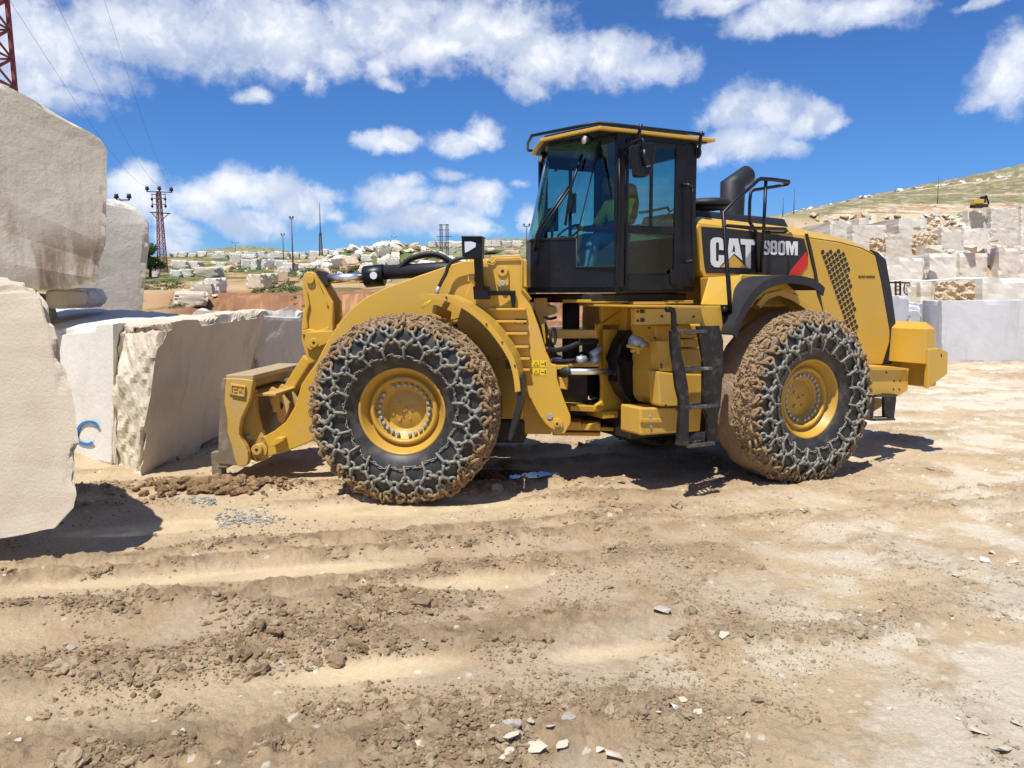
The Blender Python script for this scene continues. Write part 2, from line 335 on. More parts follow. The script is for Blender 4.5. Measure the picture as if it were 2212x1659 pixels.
# picture measurements: each crop of the photograph has an origin and a scale in 2212-wide picture units
ZM={'1':(442.4,.3733,486.6),'2':(1106,.26666,247.7),'3':(1106,.2933,575.1),'4':(1459.9,.46394,336.2),'b':(309.7,.38,398.2),'r':(1636.9,.30398,336.2),'A':(0,.3733,0),'B':(0,.4,575.1),
 'c':(442.4,.18136,760.9),'a':(637.0,.2320,548.6),'h':(1459.9,.2000,353.9),'w':(1813.8,.18667,663.6),'t':(1858.1,.23995,398.2),'0':(0,1,0)}
def zz(k,x,y): a,s,b=ZM[k]; return a+s*x,b+s*y
def at(k,x,y,d):
    "point seen at (x,y) of crop k standing d metres ahead"
    r=ray(*zz(k,x,y)); return Vector((0,0,HC))+r*(d/r.y)

exec_order=None
# ================================================================ TERRAIN
CRX=[-900,-200,380,450,540,600,660,760,900,1050,1150,1400,1690,1860,2000,2212,2600,3400]
CRY=[545,548,547,534,527,533,546,546,530,516,513,500,466,430,402,360,300,260]
_az=[pxang(x,600)[0] for x in CRX]; _cz=[pxang(x,y)[1] for x,y in zip(CRX,CRY)]
def lerp_tab(d,T): return np.interp(d,[t[0] for t in T],[t[1] for t in T])
TA=[(0,0),(22,0),(40,.35),(50,1.2),(60,2.3),(75,2.9),(100,4.0),(130,5.7),(170,8.2),(250,13.3),(330,17)]
TBK=[(0,0),(22,0),(46,.05),(52,.45),(54.5,2.0),(60,2.35),(75,2.9),(100,4.0),(130,5.7),(170,8.2),(250,13.3),(330,17)]
TR=[(0,0),(36,0),(50,.6),(60.5,1.0),(62,2.6),(80.5,2.9),(82,5.4),(110.5,6.6),(113,9.3),(150,13),(192.5,16),(195,20.5),(230,24),(300,37)]
def terrain(x,y,detail=True):
    x=np.asarray(x,float);y=np.asarray(y,float); d=np.maximum(y,0); r=np.hypot(x,y); az=np.arctan2(x,y); dd=r*np.cos(np.clip(az,-.8,.8))
    P=np.stack([x,y],-1)
    wob=(fb(P/9,3,5)-.5)
    za=lerp_tab(dd,TA); zb=lerp_tab(dd+wob*4*ss(dd,30,50),TBK); zr=lerp_tab(dd,TR)
    a1=pxang(400,600)[0];a2=pxang(470,600)[0]
    kb=ss(az,a1,a2); z=za*(1-kb)+zb*kb
    k=ss(az,pxang(1250,600)[0],pxang(1750,600)[0]); z=z*(1-k)+zr*k
    back=ss(np.abs(az),.9,1.3); z=z*(1-back)+back*np.minimum(z,1.5)
    # heap of quarry waste
    hx,hy=at('b',1420,470,92).xy; e=((x-hx)/10.5)**2+((y-hy)/9)**2; z=z+3.9*np.clip(1-e,0,1)**.8*(.75+.5*fb(P/4,3,9))
    # distant crest
    cz=np.interp(az,_az,_cz); D=np.where(k>.5,430,650); D=430*k+650*(1-k); ca=np.cos(np.clip(az,-.8,.8)); top=HC+cz*D/ca
    s0=300*k+330*(1-k); t=np.clip((dd-s0)/(D-s0),0,1); base=np.where(dd>s0,lerp_tab(s0,TA)*(1-k)+lerp_tab(s0,TR)*k,z)
    base=np.minimum(base,HC+(cz-.004)*s0/ca); far=base+(top-base)*(t**1.15)
    z=np.where((dd>90)&(az>-.1),np.minimum(z,HC+(cz-.004)*dd/ca),z)
    z=np.where(dd>s0,far,z); z=np.where(dd>D,top-(dd-D)*.12,z)
    z=z+(1-k*(dd<200))*(wob*.5*ss(dd,45,90)*np.where(dd<300,1,2)+(fb(P/2.3,3,21)-.5)*.35*ss(dd,35,60))
    return z
def mud(x,y):
    P=np.stack([x,y],-1); n1=fb(P/1.7,3,31); wv=(fb(P/2.2,3,33)-.5)
    al=np.stack([x*.28+y*.05,y*1.25-x*.32],-1)         # stretched along the wheel ruts
    str_=fb(al*1.3,4,35)
    m=ss(str_,.55,.68)
    left=ss(-x,-2.2,-.2)
    b=lambda c,w,sl:np.exp(-(((y-c+sl*x+wv*.7)/w)**2))
    bands=left*np.maximum.reduce([b(7.15,.20,-.24),b(6.75,.16,-.24),b(5.95,.20,-.26),b(8.95,.16,-.10)*ss(x,-4.2,-3.6),b(4.75,.25,-.2),b(3.6,.28,-.1)])
    right=(1-left)*.5*ss(fb(P/.8,4,41),.45,.62)
    m=np.clip(np.maximum(m*.8,bands)+right,0,1)
    pud=np.maximum.reduce([ss(1-((x-cx)/a)**2-((y-cy-.2*(x-cx))/bb)**2+wv*2.6,-.1,.6) for cx,cy,a,bb in ((-1.35,7.85,1.3,.34),(-.25,5.72,1.0,.30),(-1.95,6.0,1.75,.19),(-3.1,7.3,.8,.22),(.6,4.6,.6,.2),(-.9,4.35,.9,.2))])
    m=m*(1-pud)
    c1,v1=cell(P/.16+wv[...,None]*2,3); c2,v2=cell(P/.065+n1[...,None],7)
    cl=np.clip(1-c1*1.25,0,1)**.6*(.35+.65*v1); c3=np.clip(1-c2*1.3,0,1)**.6*(.4+.6*v2)
    f=fb(P/.05,3,51); Wp=P+np.stack([fb(P/.11,3,91),fb(P/.11,3,92)],-1)*.11; c0,v0=cell(Wp/.30,13); cb_=np.clip(1-c0*1.15,0,1)**.7*ss(v0,.25,.9)
    rid=1-np.abs(2*fb(Wp/.15,3,97)-1)*2.2; rid=np.clip(rid,0,1)
    c1b,v1b=cell(Wp/.13,17); cl=np.maximum(cl*.4,np.clip(1-c1b*1.3,0,1)**.6*(.3+.7*v1b))
    near=1-ss(np.hypot(x,y),26,45)
    h=(n1-.5)*.045+ (str_-.5)*.04 + m*(.030+.050*cb_+.030*cl+.016*c3+.030*(f-.5)) + (1-pud)*(.010*c3*(v2>.55)+.008*(f-.5)) -pud*.012
    # weight of the loader presses the soil flat round its tyres
    return h*near,m*near,pud*near,c3*near
WHEELSPOT=[]
def build_ground():
    fine=np.linspace(-.66,.66,980); side=np.concatenate([np.linspace(-PI,-.67,60),fine,np.linspace(.67,PI,60)[:-1]])
    rr=np.concatenate([[.3,.8,1.3,1.8],2.3*np.exp(np.linspace(0,1,640)**1.0*math.log(34/2.3)),34*np.exp(np.linspace(0,1,300)[1:]*math.log(1500/34))])
    A,Rr=np.meshgrid(side,rr); x=Rr*np.sin(A); y=Rr*np.cos(A)
    z=terrain(x,y); h,m,pud,c3=mud(x,y); h=h*(1-ss(np.abs(A),.8,1.2)); z=z+h
    # hollow under the loader that holds rainwater
    pc=PUD; e=((x-pc[0])/.62)**2+((y-pc[1])/.30)**2; z=z-.05*np.clip(1.5-e,0,1)
    nr,nc=x.shape; V=np.stack([x,y,z],-1).reshape(-1,3)
    i=np.arange(nr-1)[:,None]*nc; j=np.arange(nc)[None,:]; j2=(j+1)%nc
    F=np.stack([i+j,i+j2,i+nc+j2,i+nc+j],-1).reshape(-1,4)
    V=np.concatenate([V,[[0,0,0]]]); c0=len(V)-1
    # colour zones
    P=np.stack([x,y],-1); az=A; dd=Rr*np.cos(np.clip(A,-.8,.8))
    n1=fb(P/1.3,4,61)[...,None]; n2=fb(P/.3,4,63)[...,None]; n3=fb(P/5,3,65)[...,None]
    damp=np.array([.42,.29,.18]); dry=np.array([.60,.47,.32]); pale=np.array([.76,.68,.58]); puc=np.array([.50,.405,.26]); clod=np.array([.43,.31,.20])
    c=dry+(damp-dry)*ss(n1,.42,.68)*.75
    rightk=ss(x*.6-y*.05+(n3[...,0]-.5)*5,-.7,1.8)[...,None]
    c=c+(pale-c)*ss(n2*.5+n1*.5+.14*rightk,.50,.66)*(.25+.6*rightk)
    c1c,v1c=cell((P+np.stack([fb(P/.11,3,91),fb(P/.11,3,92)],-1)*.11)/.13,17); clv=clod*(.68+.62*v1c[...,None]); c=c+(clv*.82-c)*(m[...,None]*(.92-.35*rightk)); c=c+(puc-c)*pud[...,None]*.85
    vo,vr=cell(P/.055,77); c=c+(np.array([.74,.70,.63])-c)*(((vr>.993)&(vo<.36))|((vr>.96)&(vo<.36)&(rightk[...,0]>.5)))[...,None]*.8*(1-ss(dd,10,20))[...,None]
    fa=fb(P/7,4,71)[...,None]; fb2=fb(P/1.8,4,73)[...,None]; fb3=fb(P/22,3,75)[...,None]
    red=np.array([.25,.130,.072]); soil=np.array([.42,.27,.15]); grass=np.array([.115,.145,.05]); dgrass=np.array([.05,.085,.022]); gravel=np.array([.46,.40,.31])
    far=soil+(grass-soil)*ss(fa*.6+fb2*.4,.44,.54); far=far+(dgrass-far)*ss(fb2,.55,.68)*ss(fa,.44,.55)
    azr=az; 
    # red cut bank and the track above it
    kbank=(ss(dd,26,40)*(1-ss(dd,57,62)))*ss(az,pxang(320,600)[0],pxang(420,600)[0])*(1-ss(az,.15,.3)); kb=kbank[...,None]
    far=far+((red*(.55+.9*fb2)*(.75+.5*n1))*(1+.5*ss(n2,.5,.7))-far)*kb
    tx,ty=at('0',380,618,68).xy; tr=np.exp(-(((y-66-(x+25)*.95+ (fb(P/15,2,8)-.5)*8)/5.5)**2))*(y>50)*(x<-5)
    far=far+(np.array([.47,.33,.20])-far)*np.clip(tr*1.3,0,1)[...,None]
    # quarry side, right
    kr=ss(az,pxang(1500,600)[0],pxang(1800,600)[0])[...,None]
    q=np.array([.47,.38,.27])+(np.array([.36,.22,.12])-np.array([.47,.38,.27]))*ss(fa,.45,.6); q=q+(np.array([.62,.57,.5])-q)*ss(fb2,.55,.65)*.7
    hillg=ss(fb(np.stack([dd*.055,az*9],-1),4,81)[...,None]+.10*ss(dd,150,300)[...,None],.47,.56)*ss(dd,120,190)[...,None]
    q=q+(np.array([.20,.185,.10])*(.6+.8*fb2)-q)*hillg
    sp_=fb(P/2.6,3,83)[...,None]; q=q+(np.array([.50,.45,.36])-q)*ss(sp_,.56,.64)*.45*ss(dd,90,150)[...,None]; q=q*(.75+.5*fb(P/6,3,85)[...,None])
    far=far*(1-kr)+q*kr
    hk=ss(dd,300,340)[...,None]*(1-kr); far=far+(np.array([.17,.19,.09])*(.8+.4*fa)-far)*hk; far=far+(np.array([.45,.42,.34])-far)*hk*ss(fb2,.56,.62)*.6
    kf=ss(dd,17+ (fa[...,0]-.5)*6,30)[...,None]; kf=kf*(1-kr)+kr*ss(dd,34,55)[...,None]
    c=c*(1-kf)+far*kf; c=np.clip(c*np.array([1.0,.985,.90]),0.01,.85)
    C=np.concatenate([c.reshape(-1,3),[[.4,.3,.2]]]); C=np.concatenate([C,np.ones((len(C),1))],1).astype(np.float32)
    W=np.concatenate([pud.reshape(-1),[0]])
    me=npmesh('ground',V,F,M['ground'],True)
    bm=None
    ca=me.color_attributes.new('soil','FLOAT_COLOR','POINT'); ca.data.foreach_set('color',C.ravel())
    at_=me.attributes.new('wet','FLOAT','POINT'); at_.data.foreach_set('value',W.astype(np.float32))
    o=link('ground',me); tag(o,kind='structure'); return o
def ground_mat():
    m=bpy.data.materials.new('quarry_mud'); m.use_nodes=True; t=NT(m.node_tree); b=m.node_tree.nodes['Principled BSDF']
    a=t.node('ShaderNodeVertexColor',layer_name='soil'); w=t.node('ShaderNodeAttribute',attribute_name='wet'); c=t.node('ShaderNodeTexCoord').outputs['Object']
    f=t.noise(c,38,8,.75); k=t.math('MULTIPLY_ADD',f,.8,.62); g=t.node('ShaderNodeCombineColor'); [t.link(k,g.inputs[i]) for i in range(3)]
    col=t.mix(1,a.outputs[0],g.outputs[0],'MULTIPLY'); t.link(col,b.inputs['Base Color'])
    r=t.math('MULTIPLY_ADD',t.math('MULTIPLY',w.outputs['Fac'],t.ramp(t.noise(c,3,5),.35,.6)),-.62,.92); t.link(r,b.inputs['Roughness']); t.link(t.math('MULTIPLY_ADD',w.outputs['Fac'],.45,.22),b.inputs['Specular IOR Level'])
    bn=t.node('ShaderNodeBump'); bn.inputs['Distance'].default_value=.028; t.link(t.math('MULTIPLY_ADD',w.outputs['Fac'],-.8,1.0),bn.inputs['Strength'])
    t.link(t.math('ADD',t.noise(c,26,8,.75),t.math('MULTIPLY',t.noise(c,110,4,.7),.35)),bn.inputs['Height']); t.link(bn.outputs[0],b.inputs['Normal'])
    return m
M['ground']=ground_mat()
PUD=(-.27,9.45)
build_ground()
pv=[];nn=40
for k_ in range(nn):
    a=2*PI*k_/nn; s_=1+.18*math.sin(3*a+1)+.1*math.sin(7*a); pv.append((PUD[0]+.72*s_*math.cos(a),PUD[1]+.32*s_*math.sin(a),-.016))
tag(link('puddle',npmesh('puddle',pv,[tuple(range(nn))],M['water'])),kind='structure')
def gz(x,y): return float(terrain(np.array([x]),np.array([y]))[0])
def hit(k,x,y,d0=12,d1=600):
    "where the line of sight through a picture point meets the terrain"
    r=ray(*zz(k,x,y)); ds=np.exp(np.linspace(math.log(d0),math.log(d1),900)); px=r.x/r.y*ds; pz=HC+r.z/r.y*ds
    below=np.nonzero(pz<terrain(px,ds))[0]; i=below[0] if len(below) else len(ds)-1
    return Vector((px[i],ds[i],pz[i]))

# ================================================================ ROCKS AND SAWN BLOCKS
_gc={}
def cubegrid(nu,nv,nw):
    key=(nu,nv,nw)
    if key in _gc: return _gc[key]
    ids={};Q=[];F=[]
    def vid(a,b,c):
        if (a,b,c) not in ids: ids[(a,b,c)]=len(Q);Q.append((a/nu,b/nv,c/nw))
        return ids[(a,b,c)]
    for s in (0,nw):
        for i in range(nu):
            for j in range(nv):
                f=(vid(i,j,s),vid(i+1,j,s),vid(i+1,j+1,s),vid(i,j+1,s)); F.append(f if s else f[::-1])
    for s in (0,nv):
        for i in range(nu):
            for k in range(nw):
                f=(vid(i,s,k),vid(i+1,s,k),vid(i+1,s,k+1),vid(i,s,k+1)); F.append(f[::-1] if s else f)
    for s in (0,nu):
        for j in range(nv):
            for k in range(nw):
                f=(vid(s,j,k),vid(s,j+1,k),vid(s,j+1,k+1),vid(s,j,k+1)); F.append(f if s else f[::-1])
    _gc[key]=(np.array(Q),np.array(F)); return _gc[key]
def rockgeo(pos,size,n,seed=0,amp=(.01,)*6,chip=.10,chipw=.16,rs=1.0):
    """pos maps (u,v,w) arrays to metres; u across the front, v up, w into the block.
    amp: roughness in metres of left,right,bottom,top,front,back"""
    Q,F=cubegrid(*n); P=pos(Q); E_=np.minimum(Q,1-Q)*np.array(size); Es=np.sort(E_,axis=1)
    side=[Q[:,0]<1e-6,Q[:,0]>1-1e-6,Q[:,1]<1e-6,Q[:,1]>1-1e-6,Q[:,2]<1e-6,Q[:,2]>1-1e-6]
    ctr=P.mean(0); N=np.zeros_like(P)
    # outward direction of every flat side
    U=pos(np.array([[0,.5,.5],[1,.5,.5],[.5,0,.5],[.5,1,.5],[.5,.5,0],[.5,.5,1]])); A=np.zeros(len(P))
    for s in range(6):
        d=U[s]-U[s^1]; d=d/np.linalg.norm(d); w=side[s].astype(float)
        N+=w[:,None]*d; A+=w*amp[s]
    A/=np.maximum(1,sum(s.astype(float) for s in side)); N/=np.maximum(np.linalg.norm(N,axis=1,keepdims=True),1e-6)
    S_=P*rs+seed*3.1
    f=fb(S_*1.6,3,seed)-.5; f0=folds(S_*1.2,seed); f3=folds(S_*2.7,seed+3); fn_=fb(S_*14,3,seed+2)-.5; cv2=f3+.5
    disp=A*(f*.9+f0*3.6+f3*1.1+fn_*.30)
    ed=Es[:,1]; cn=fb(S_*2.4,3,seed+11)+f3*.30; chipk=np.clip(1-ed/chipw,0,1)*ss(cn,.44,.60)*1.5; corner=np.exp(-(Es[:,2]/(chipw*1.6))**2)*np.exp(-(ed/chipw))
    inw=(ctr-P); inw/=np.linalg.norm(inw,axis=1,keepdims=True)
    P=P+N*disp[:,None]+inw*(chip*(chipk*(.6+.8*cv2)+.7*corner*cn*2))[:,None]
    return P,F
def prof(L,Rr,back,bt=1.0):
    "front face between a left and a right profile (bottom to top); back = vector to the rear side, or (bottom vector, top vector)"
    L=np.array([list(p) for p in L],float);Rr=np.array([list(p) for p in Rr],float)
    bb=np.array(back[0] if isinstance(back[0],(tuple,list,Vector)) else back,float); tt=np.array(back[1] if isinstance(back[0],(tuple,list,Vector)) else back,float); tl=np.array(back[2],float) if len(back)==3 and isinstance(back[0],(tuple,list,Vector)) else tt
    def pos(Q):
        v=Q[:,1]; g=lambda T:np.stack([np.interp(v,np.linspace(0,1,len(T)),T[:,i]) for i in range(3)],-1)
        return g(L)+(g(Rr)-g(L))*Q[:,:1]+(bb+(tl+(tt-tl)*Q[:,:1]-bb)*v[:,None])*Q[:,2:]
    return pos
def block(name,L,Rr,back,m,label,cat='marble block',res=.05,seed=0,group=None,**kw):
    pos=prof(L,Rr,back); c=pos(np.array([[0,0,0],[1,0,0],[0,1,0],[0,0,1],[0,.5,0],[1,.5,0]],float))
    size=(np.linalg.norm(c[5]-c[4]),np.linalg.norm(c[2]-c[0]),np.linalg.norm(c[3]-c[0])); n=tuple(max(3,min(110,int(s/res))) for s in size)
    P,F=rockgeo(pos,size,n,seed,**kw); base=Vector((*P.mean(0)[:2],P[:,2].min())); me=npmesh(name,P-np.array(base),F,m)
    o=link(name,me,loc=base); tag(o,label,cat,group); return o
A_=lambda k,x,y,d:tuple(at(k,x,y,d))
# big tan boulder, near left
block('marble_block',[A_('B',-620,1560,6.25),A_('B',-620,1000,6.35),A_('B',-620,60,6.5)],
 [A_('B',300,1425,6.15),A_('B',405,1290,6.2),A_('B',428,1130,6.25),A_('B',430,960,6.3),A_('B',408,800,6.35),A_('B',392,620,6.4),A_('B',372,430,6.45),A_('B',325,260,6.5),A_('B',300,140,6.55),A_('B',250,72,6.6)],
 ((-1.1,1.0,.12),(-1.3,1.3,.05)),M['marble_band'],'tall beige stone block nearest the camera at the left edge with a ragged broken side',res=.035,seed=3,amp=(.05,.05,.10,.03,.008,.05),chip=.085,chipw=.13)
# its foot, hidden behind, keeps it standing
# giant slab standing on the others
block('marble_slab',[A_('A',-330,1660,10.5),A_('A',-330,262,10.5)],[A_('A',470,1652,11.3),A_('A',576,1600,11.35),A_('A',578,1500,11.4),A_('A',612,1400,11.4),A_('A',625,1150,11.45),A_('A',634,860,11.5),A_('A',596,782,11.45)],
 (-1.15,1.7,.10),M['marble_stain'],'huge grey slab with brown stains, highest of the blocks at the left',cat='stone slab',res=.05,seed=5,amp=(.02,.02,.03,.015,.006,.05),chip=.04,chipw=.08)
block('marble_slab',[A_('A',420,1900,15.5),A_('A',480,1100,15.5)],[A_('A',820,1790,16),A_('A',838,1640,16),A_('A',866,1400,16),A_('A',862,1275,16),A_('A',800,1190,16)],
 (-.6,1.3,.1),M['marble'],'pale upright slab with a rounded right edge behind the huge stained slab',cat='stone slab',res=.06,seed=8,amp=(.02,.03,.03,.07,.008,.03),chip=.05,chipw=.10)
block('marble_block',[A_('B',240,214,12.0),A_('B',240,100,12.0)],[A_('B',484,206,12.1),A_('B',496,160,12.1),A_('B',470,108,12.1)],(-.3,1.1,0),M['marble'],
 'small grey block squeezed under the huge stained slab',res=.05,seed=9,amp=(.02,.02,.02,.02,.01,.02),chip=.04,chipw=.06)
block('marble_block',[(-9.2,11.4,0),(-9.2,11.4,1.05)],[(-7.3,11.4,0),(-7.3,11.4,1.05)],(0,1.4,0),M['marble_warm'],'low beige block at the bottom of the left stack, behind the nearest block',res=.08,seed=10,amp=(.03,)*6)
block('marble_block',[(-9.2,11.45,1.08),(-9.2,11.45,2.2)],[(-7.2,11.45,1.08),(-7.2,11.45,2.12)],(0,1.4,0),M['marble_warm'],'beige block just under the huge stained slab, behind the nearest block',res=.08,seed=12,amp=(.03,)*6)
# block marked C : front = pale sawn left face + rough broken corner strip ; right side runs away from the camera
cL=[A_('B',395,1000,10.75),A_('B',370,640,10.75),A_('B',360,420,10.75)]; 
bC=block('marble_block',[A_('B',250,985,11.6),A_('B',260,600,11.6),A_('B',290,335,11.6)],[A_('B',610,1085,9.95),A_('B',612,700,9.95),A_('B',612,296,9.95)],
 ((-.3,2.2,.0),(.1,2.6,.03),(-1.45,2.6,.32)),M['marble_white'],'large white block with a painted blue letter C on its sawn left face',res=.04,seed=14,amp=(.02,.02,.05,.02,.004,.04),chip=.05,chipw=.07)
ro=block('broken_corner',[A_('B',600,1095,9.93),A_('B',603,700,9.93),A_('B',612,300,9.93)],[A_('B',735,1165,9.2),A_('B',760,930,9.22),A_('B',812,690,9.25),A_('B',840,480,9.25),A_('B',884,292,9.27)],
 ((.12,2.9,0),(.10,3.6,.06)),M['marble_warm'],None,res=.035,seed=15,amp=(.02,.012,.06,.04,.13,.05),chip=.10,chipw=.12)
for k_ in ('label','category'): 
    if k_ in ro: del ro[k_]
ro.parent=bC; ro.location=Vector(ro.location)-Vector(bC.location); ro['label']='rough broken near corner of the marked block'
# sprayed letter
mb=MB(); fc=lambda x,y:at('B',x,y,np.interp(x,[250,610],[11.6,9.95]))+Vector((-.02,-.03,0))
arc=[(545,852),(530,832),(505,824),(475,826),(450,842),(434,868),(428,895),(432,920),(450,935),(475,942),(500,942),(514,932)]
arc=[p for p in smooth_path([(a,b,0) for a,b in arc],4)]
for i_ in range(len(arc)-1):
    a=arc[i_];b=arc[i_+1]; t=(b-a).normalized(); nrm=Vector((-t.y,t.x,0))*7.5
    q4=[a+nrm,b+nrm,b-nrm,a-nrm]; mb.loft([fc(p.x,p.y) for p in q4],[fc(p.x,p.y)+Vector((-.006,-.006,0)) for p in q4])
mb.build('painted_letter',M['bluepaint'],bC)
block('marble_block',[A_('B',960,720,13.6),A_('B',1000,420,13.6),A_('B',1010,240,13.6)],[A_('B',1375,760,12.9),A_('B',1372,500,12.95),A_('B',1398,228,13.0)],
 (1.05,1.45,-.10),M['marble'],'grey white block with a rough top behind the loader coupler',res=.045,seed=18,amp=(.03,.02,.03,.07,.035,.05),chip=.07,chipw=.10)

# ---- small block and boulder shapes, shared
def hullrock(seed,n=13,flat=.75):
    r=random.Random(seed); bm=bmesh.new()
    for _ in range(n):
        v=Vector((r.gauss(0,1),r.gauss(0,1),r.gauss(0,1))).normalized()*r.uniform(.75,1); bm.verts.new((v.x*.5,v.y*.5,v.z*.5*flat))
    res=bmesh.ops.convex_hull(bm,input=bm.verts); 
    for v in [v for v in bm.verts if not v.link_faces]: bm.verts.remove(v)
    bmesh.ops.subdivide_edges(bm,edges=bm.edges,cuts=1)
    bmesh.ops.triangulate(bm,faces=bm.faces)
    for v in bm.verts: v.co*=1+(r.random()-.5)*.10
    bmesh.ops.recalc_face_normals(bm,faces=bm.faces)
    return bm
BM=['marble_white','rock_yellow','rock_pale','marble','marble_warm','stone_cream']
HR={}
for s_ in range(7):
    bm=hullrock(s_*11+3,random.Random(s_).choice([9,12,15]))
    for m_ in BM:
        me=bpy.data.meshes.new('boulder'); bm.to_mesh(me); me.materials.append(M[m_]); HR[(s_,m_)]=me
    bm.free()
SB={}
for s_ in range(6):
    r_=random.Random(s_+50); sk=[r_.uniform(-.10,.10) for _ in range(8)]
    pos=lambda Q,sk=sk:np.stack([Q[:,0]-.5+sk[0]*Q[:,1]+sk[1]*Q[:,2],Q[:,2]-.5+sk[2]*Q[:,1],Q[:,1]*(1+sk[3]*Q[:,0]+sk[4]*Q[:,2])],-1)
    P,F=rockgeo(pos,(1,1,1),(8,8,8),s_+60,amp=(.02,.02,.02,.05 if s_%2 else .015,.02,.05),chip=.09,chipw=.14,rs=1.7)
    for m_ in BM+['lavender']: SB[(s_,m_)]=npmesh('marble_block',P,F,M[m_])
def bblock(k,x0,x1,yt,yb,m,label,rot=None,dep=1.0,d=None,group=None,seed=None,sink=.04):
    p=hit(k,(x0+x1)/2,yb) if d is None else at(k,(x0+x1)/2,yb,d)
    w=(x1-x0)*ZM[k][1]*p.y/CF; h=(yb-yt)*ZM[k][1]*p.y/CF; s=random.randrange(6) if seed is None else seed
    rot=random.uniform(-.5,.5) if rot is None else rot; c=abs(math.cos(rot))+abs(math.sin(rot))*dep*.8; w=w/c
    o=link('marble_block',SB[(s,m)],loc=(p.x,p.y+w*dep*.5,p.z-sink*h)); o.scale=(w,w*dep,h); o.rotation_euler=(0,0,rot); tag(o,label,'marble block',group); return o
MW,MY,MP,MG,MA='marble_white','rock_yellow','rock_pale','marble','marble_warm'
for a in [(120,345,597,680,MA,'long low pale block lying beside the track, nearest in the field',.35,1.1),
 (265,392,542,640,MA,'beige block behind the long low block beside the track',.2,.9),(340,455,524,602,MW,'squarish white topped block at the end of the track row',-.3,.8),
 (286,430,458,520,MA,'low beige rectangular block on the track side, right of the red pylon',.1,.8),(148,252,415,470,MG,'grey block stacked on another beside the red pylon, left one',.2,.9),
 (145,215,470,515,MW,'white block at the foot of the red pylon',.3,.9),(200,285,468,516,MG,'grey block below the stacked pair by the pylon',0,.9),(255,332,420,470,MG,'upper grey block right of the stacked pair by the pylon',-.2,.9),
 (488,556,379,440,MG,'tall grey block with slanted top in the middle of the field',.3,.8),(407,470,432,470,MW,'flat white block lying left of a yellow boulder',.2,1),
 (555,612,412,470,MP,'pale yellow block right of the tall grey one',.4,.8),(608,668,414,476,MP,'cream block beside the pale yellow block in the field',-.5,.8),(668,748,414,472,MW,'bright white rounded block in the field',.7,.8),
 (742,826,418,472,MG,'grey block right of the bright white one',.2,.8),(790,882,432,486,MG,'grey block with white top near the thin pole',-.2,.9),(582,708,503,586,MA,'brown faced block with white top on the green bank',-.25,.9),
 (665,752,498,560,MA,'block standing right behind the brown faced one',-.2,.9),(738,832,474,548,MY,'yellow broken block on the bank above the red cut',.3,.8),(765,838,458,500,MW,'white slab leaning over the yellow broken block',.1,.8),
 (878,1000,440,482,MP,'long cream block in front of the waste heap',.1,.8),(940,1018,372,442,MG,'tall grey block beside the lattice mast',.15,.7),(985,1042,440,478,MW,'small white block under the lattice mast',.2,.8),
 (1234,1306,390,442,MG,'grey cube at the front of the waste heap',.15,.9),(1238,1304,442,482,MG,'grey cube on the ground under another at the heap front',.1,.9),(1330,1385,414,458,MW,'white block at the heap foot, left one of a pair',.2,.8),
 (1382,1462,414,458,MG,'grey block at the heap foot, right one of a pair',0,.7),(1724,1782,334,392,MG,'tall grey block behind the twin poles',.2,.7),(1952,2004,360,392,MW,'small white block between the loader head lamp and the cab',.2,.8),
 (1840,1900,372,402,MG,'grey block just right of the loader head lamp',.1,.8),(2060,2150,372,396,MY,'flat yellow boulder on the far slope left of the cab',.1,.8),
 (38,90,430,512,MW,'white block left of the red pylon behind the tree',.1,.8),(880,960,490,508,MW,'thin white slab on the grass before the long cream block',.3,.7)]:
    bblock('b',a[0],a[1],a[2],a[3],a[4],a[5],a[6],a[7])
def szw(s,a,b): return 'small' if s<a else 'large' if s>b else 'medium'
def boulder(p,s,m,label,group=None,flat=1,seed=None,name='boulder',cat='boulder'):
    o=link(name,HR[((random.randrange(7) if seed is None else seed),m)],loc=p); o.scale=(s*random.uniform(.8,1.25),s*random.uniform(.8,1.2),s*flat*random.uniform(.8,1.2)); o.rotation_euler=(random.uniform(-.5,.5),random.uniform(-.5,.5),random.uniform(0,6.28)); tag(o,label,cat,group); return o
def bboulder(k,x0,x1,yt,yb,m,label,group=None):
    p=hit(k,(x0+x1)/2,yb); w=(x1-x0)*ZM[k][1]*p.y/CF; h=(yb-yt)*ZM[k][1]*p.y/CF
    return boulder((p.x,p.y,p.z+h*.4),w*1.05,m,label,group,h/w*1.25)
bboulder('b',438,545,420,486,MY,'big yellow boulder left of centre in the field'); bboulder('b',1910,2055,355,398,MY,'yellow brown boulder beside the small white block left of the cab')
bboulder('b',388,432,600,632,MW,'white stone at the edge of the red cut'); bboulder('b',695,732,584,602,MW,'small white stone on the grass above the red cut'); bboulder('b',845,862,604,614,MW,'tiny white stone on the grass near the tilt lever')
bboulder('b',220,330,560,640,MY,'yellow rubble lump on the long low block')
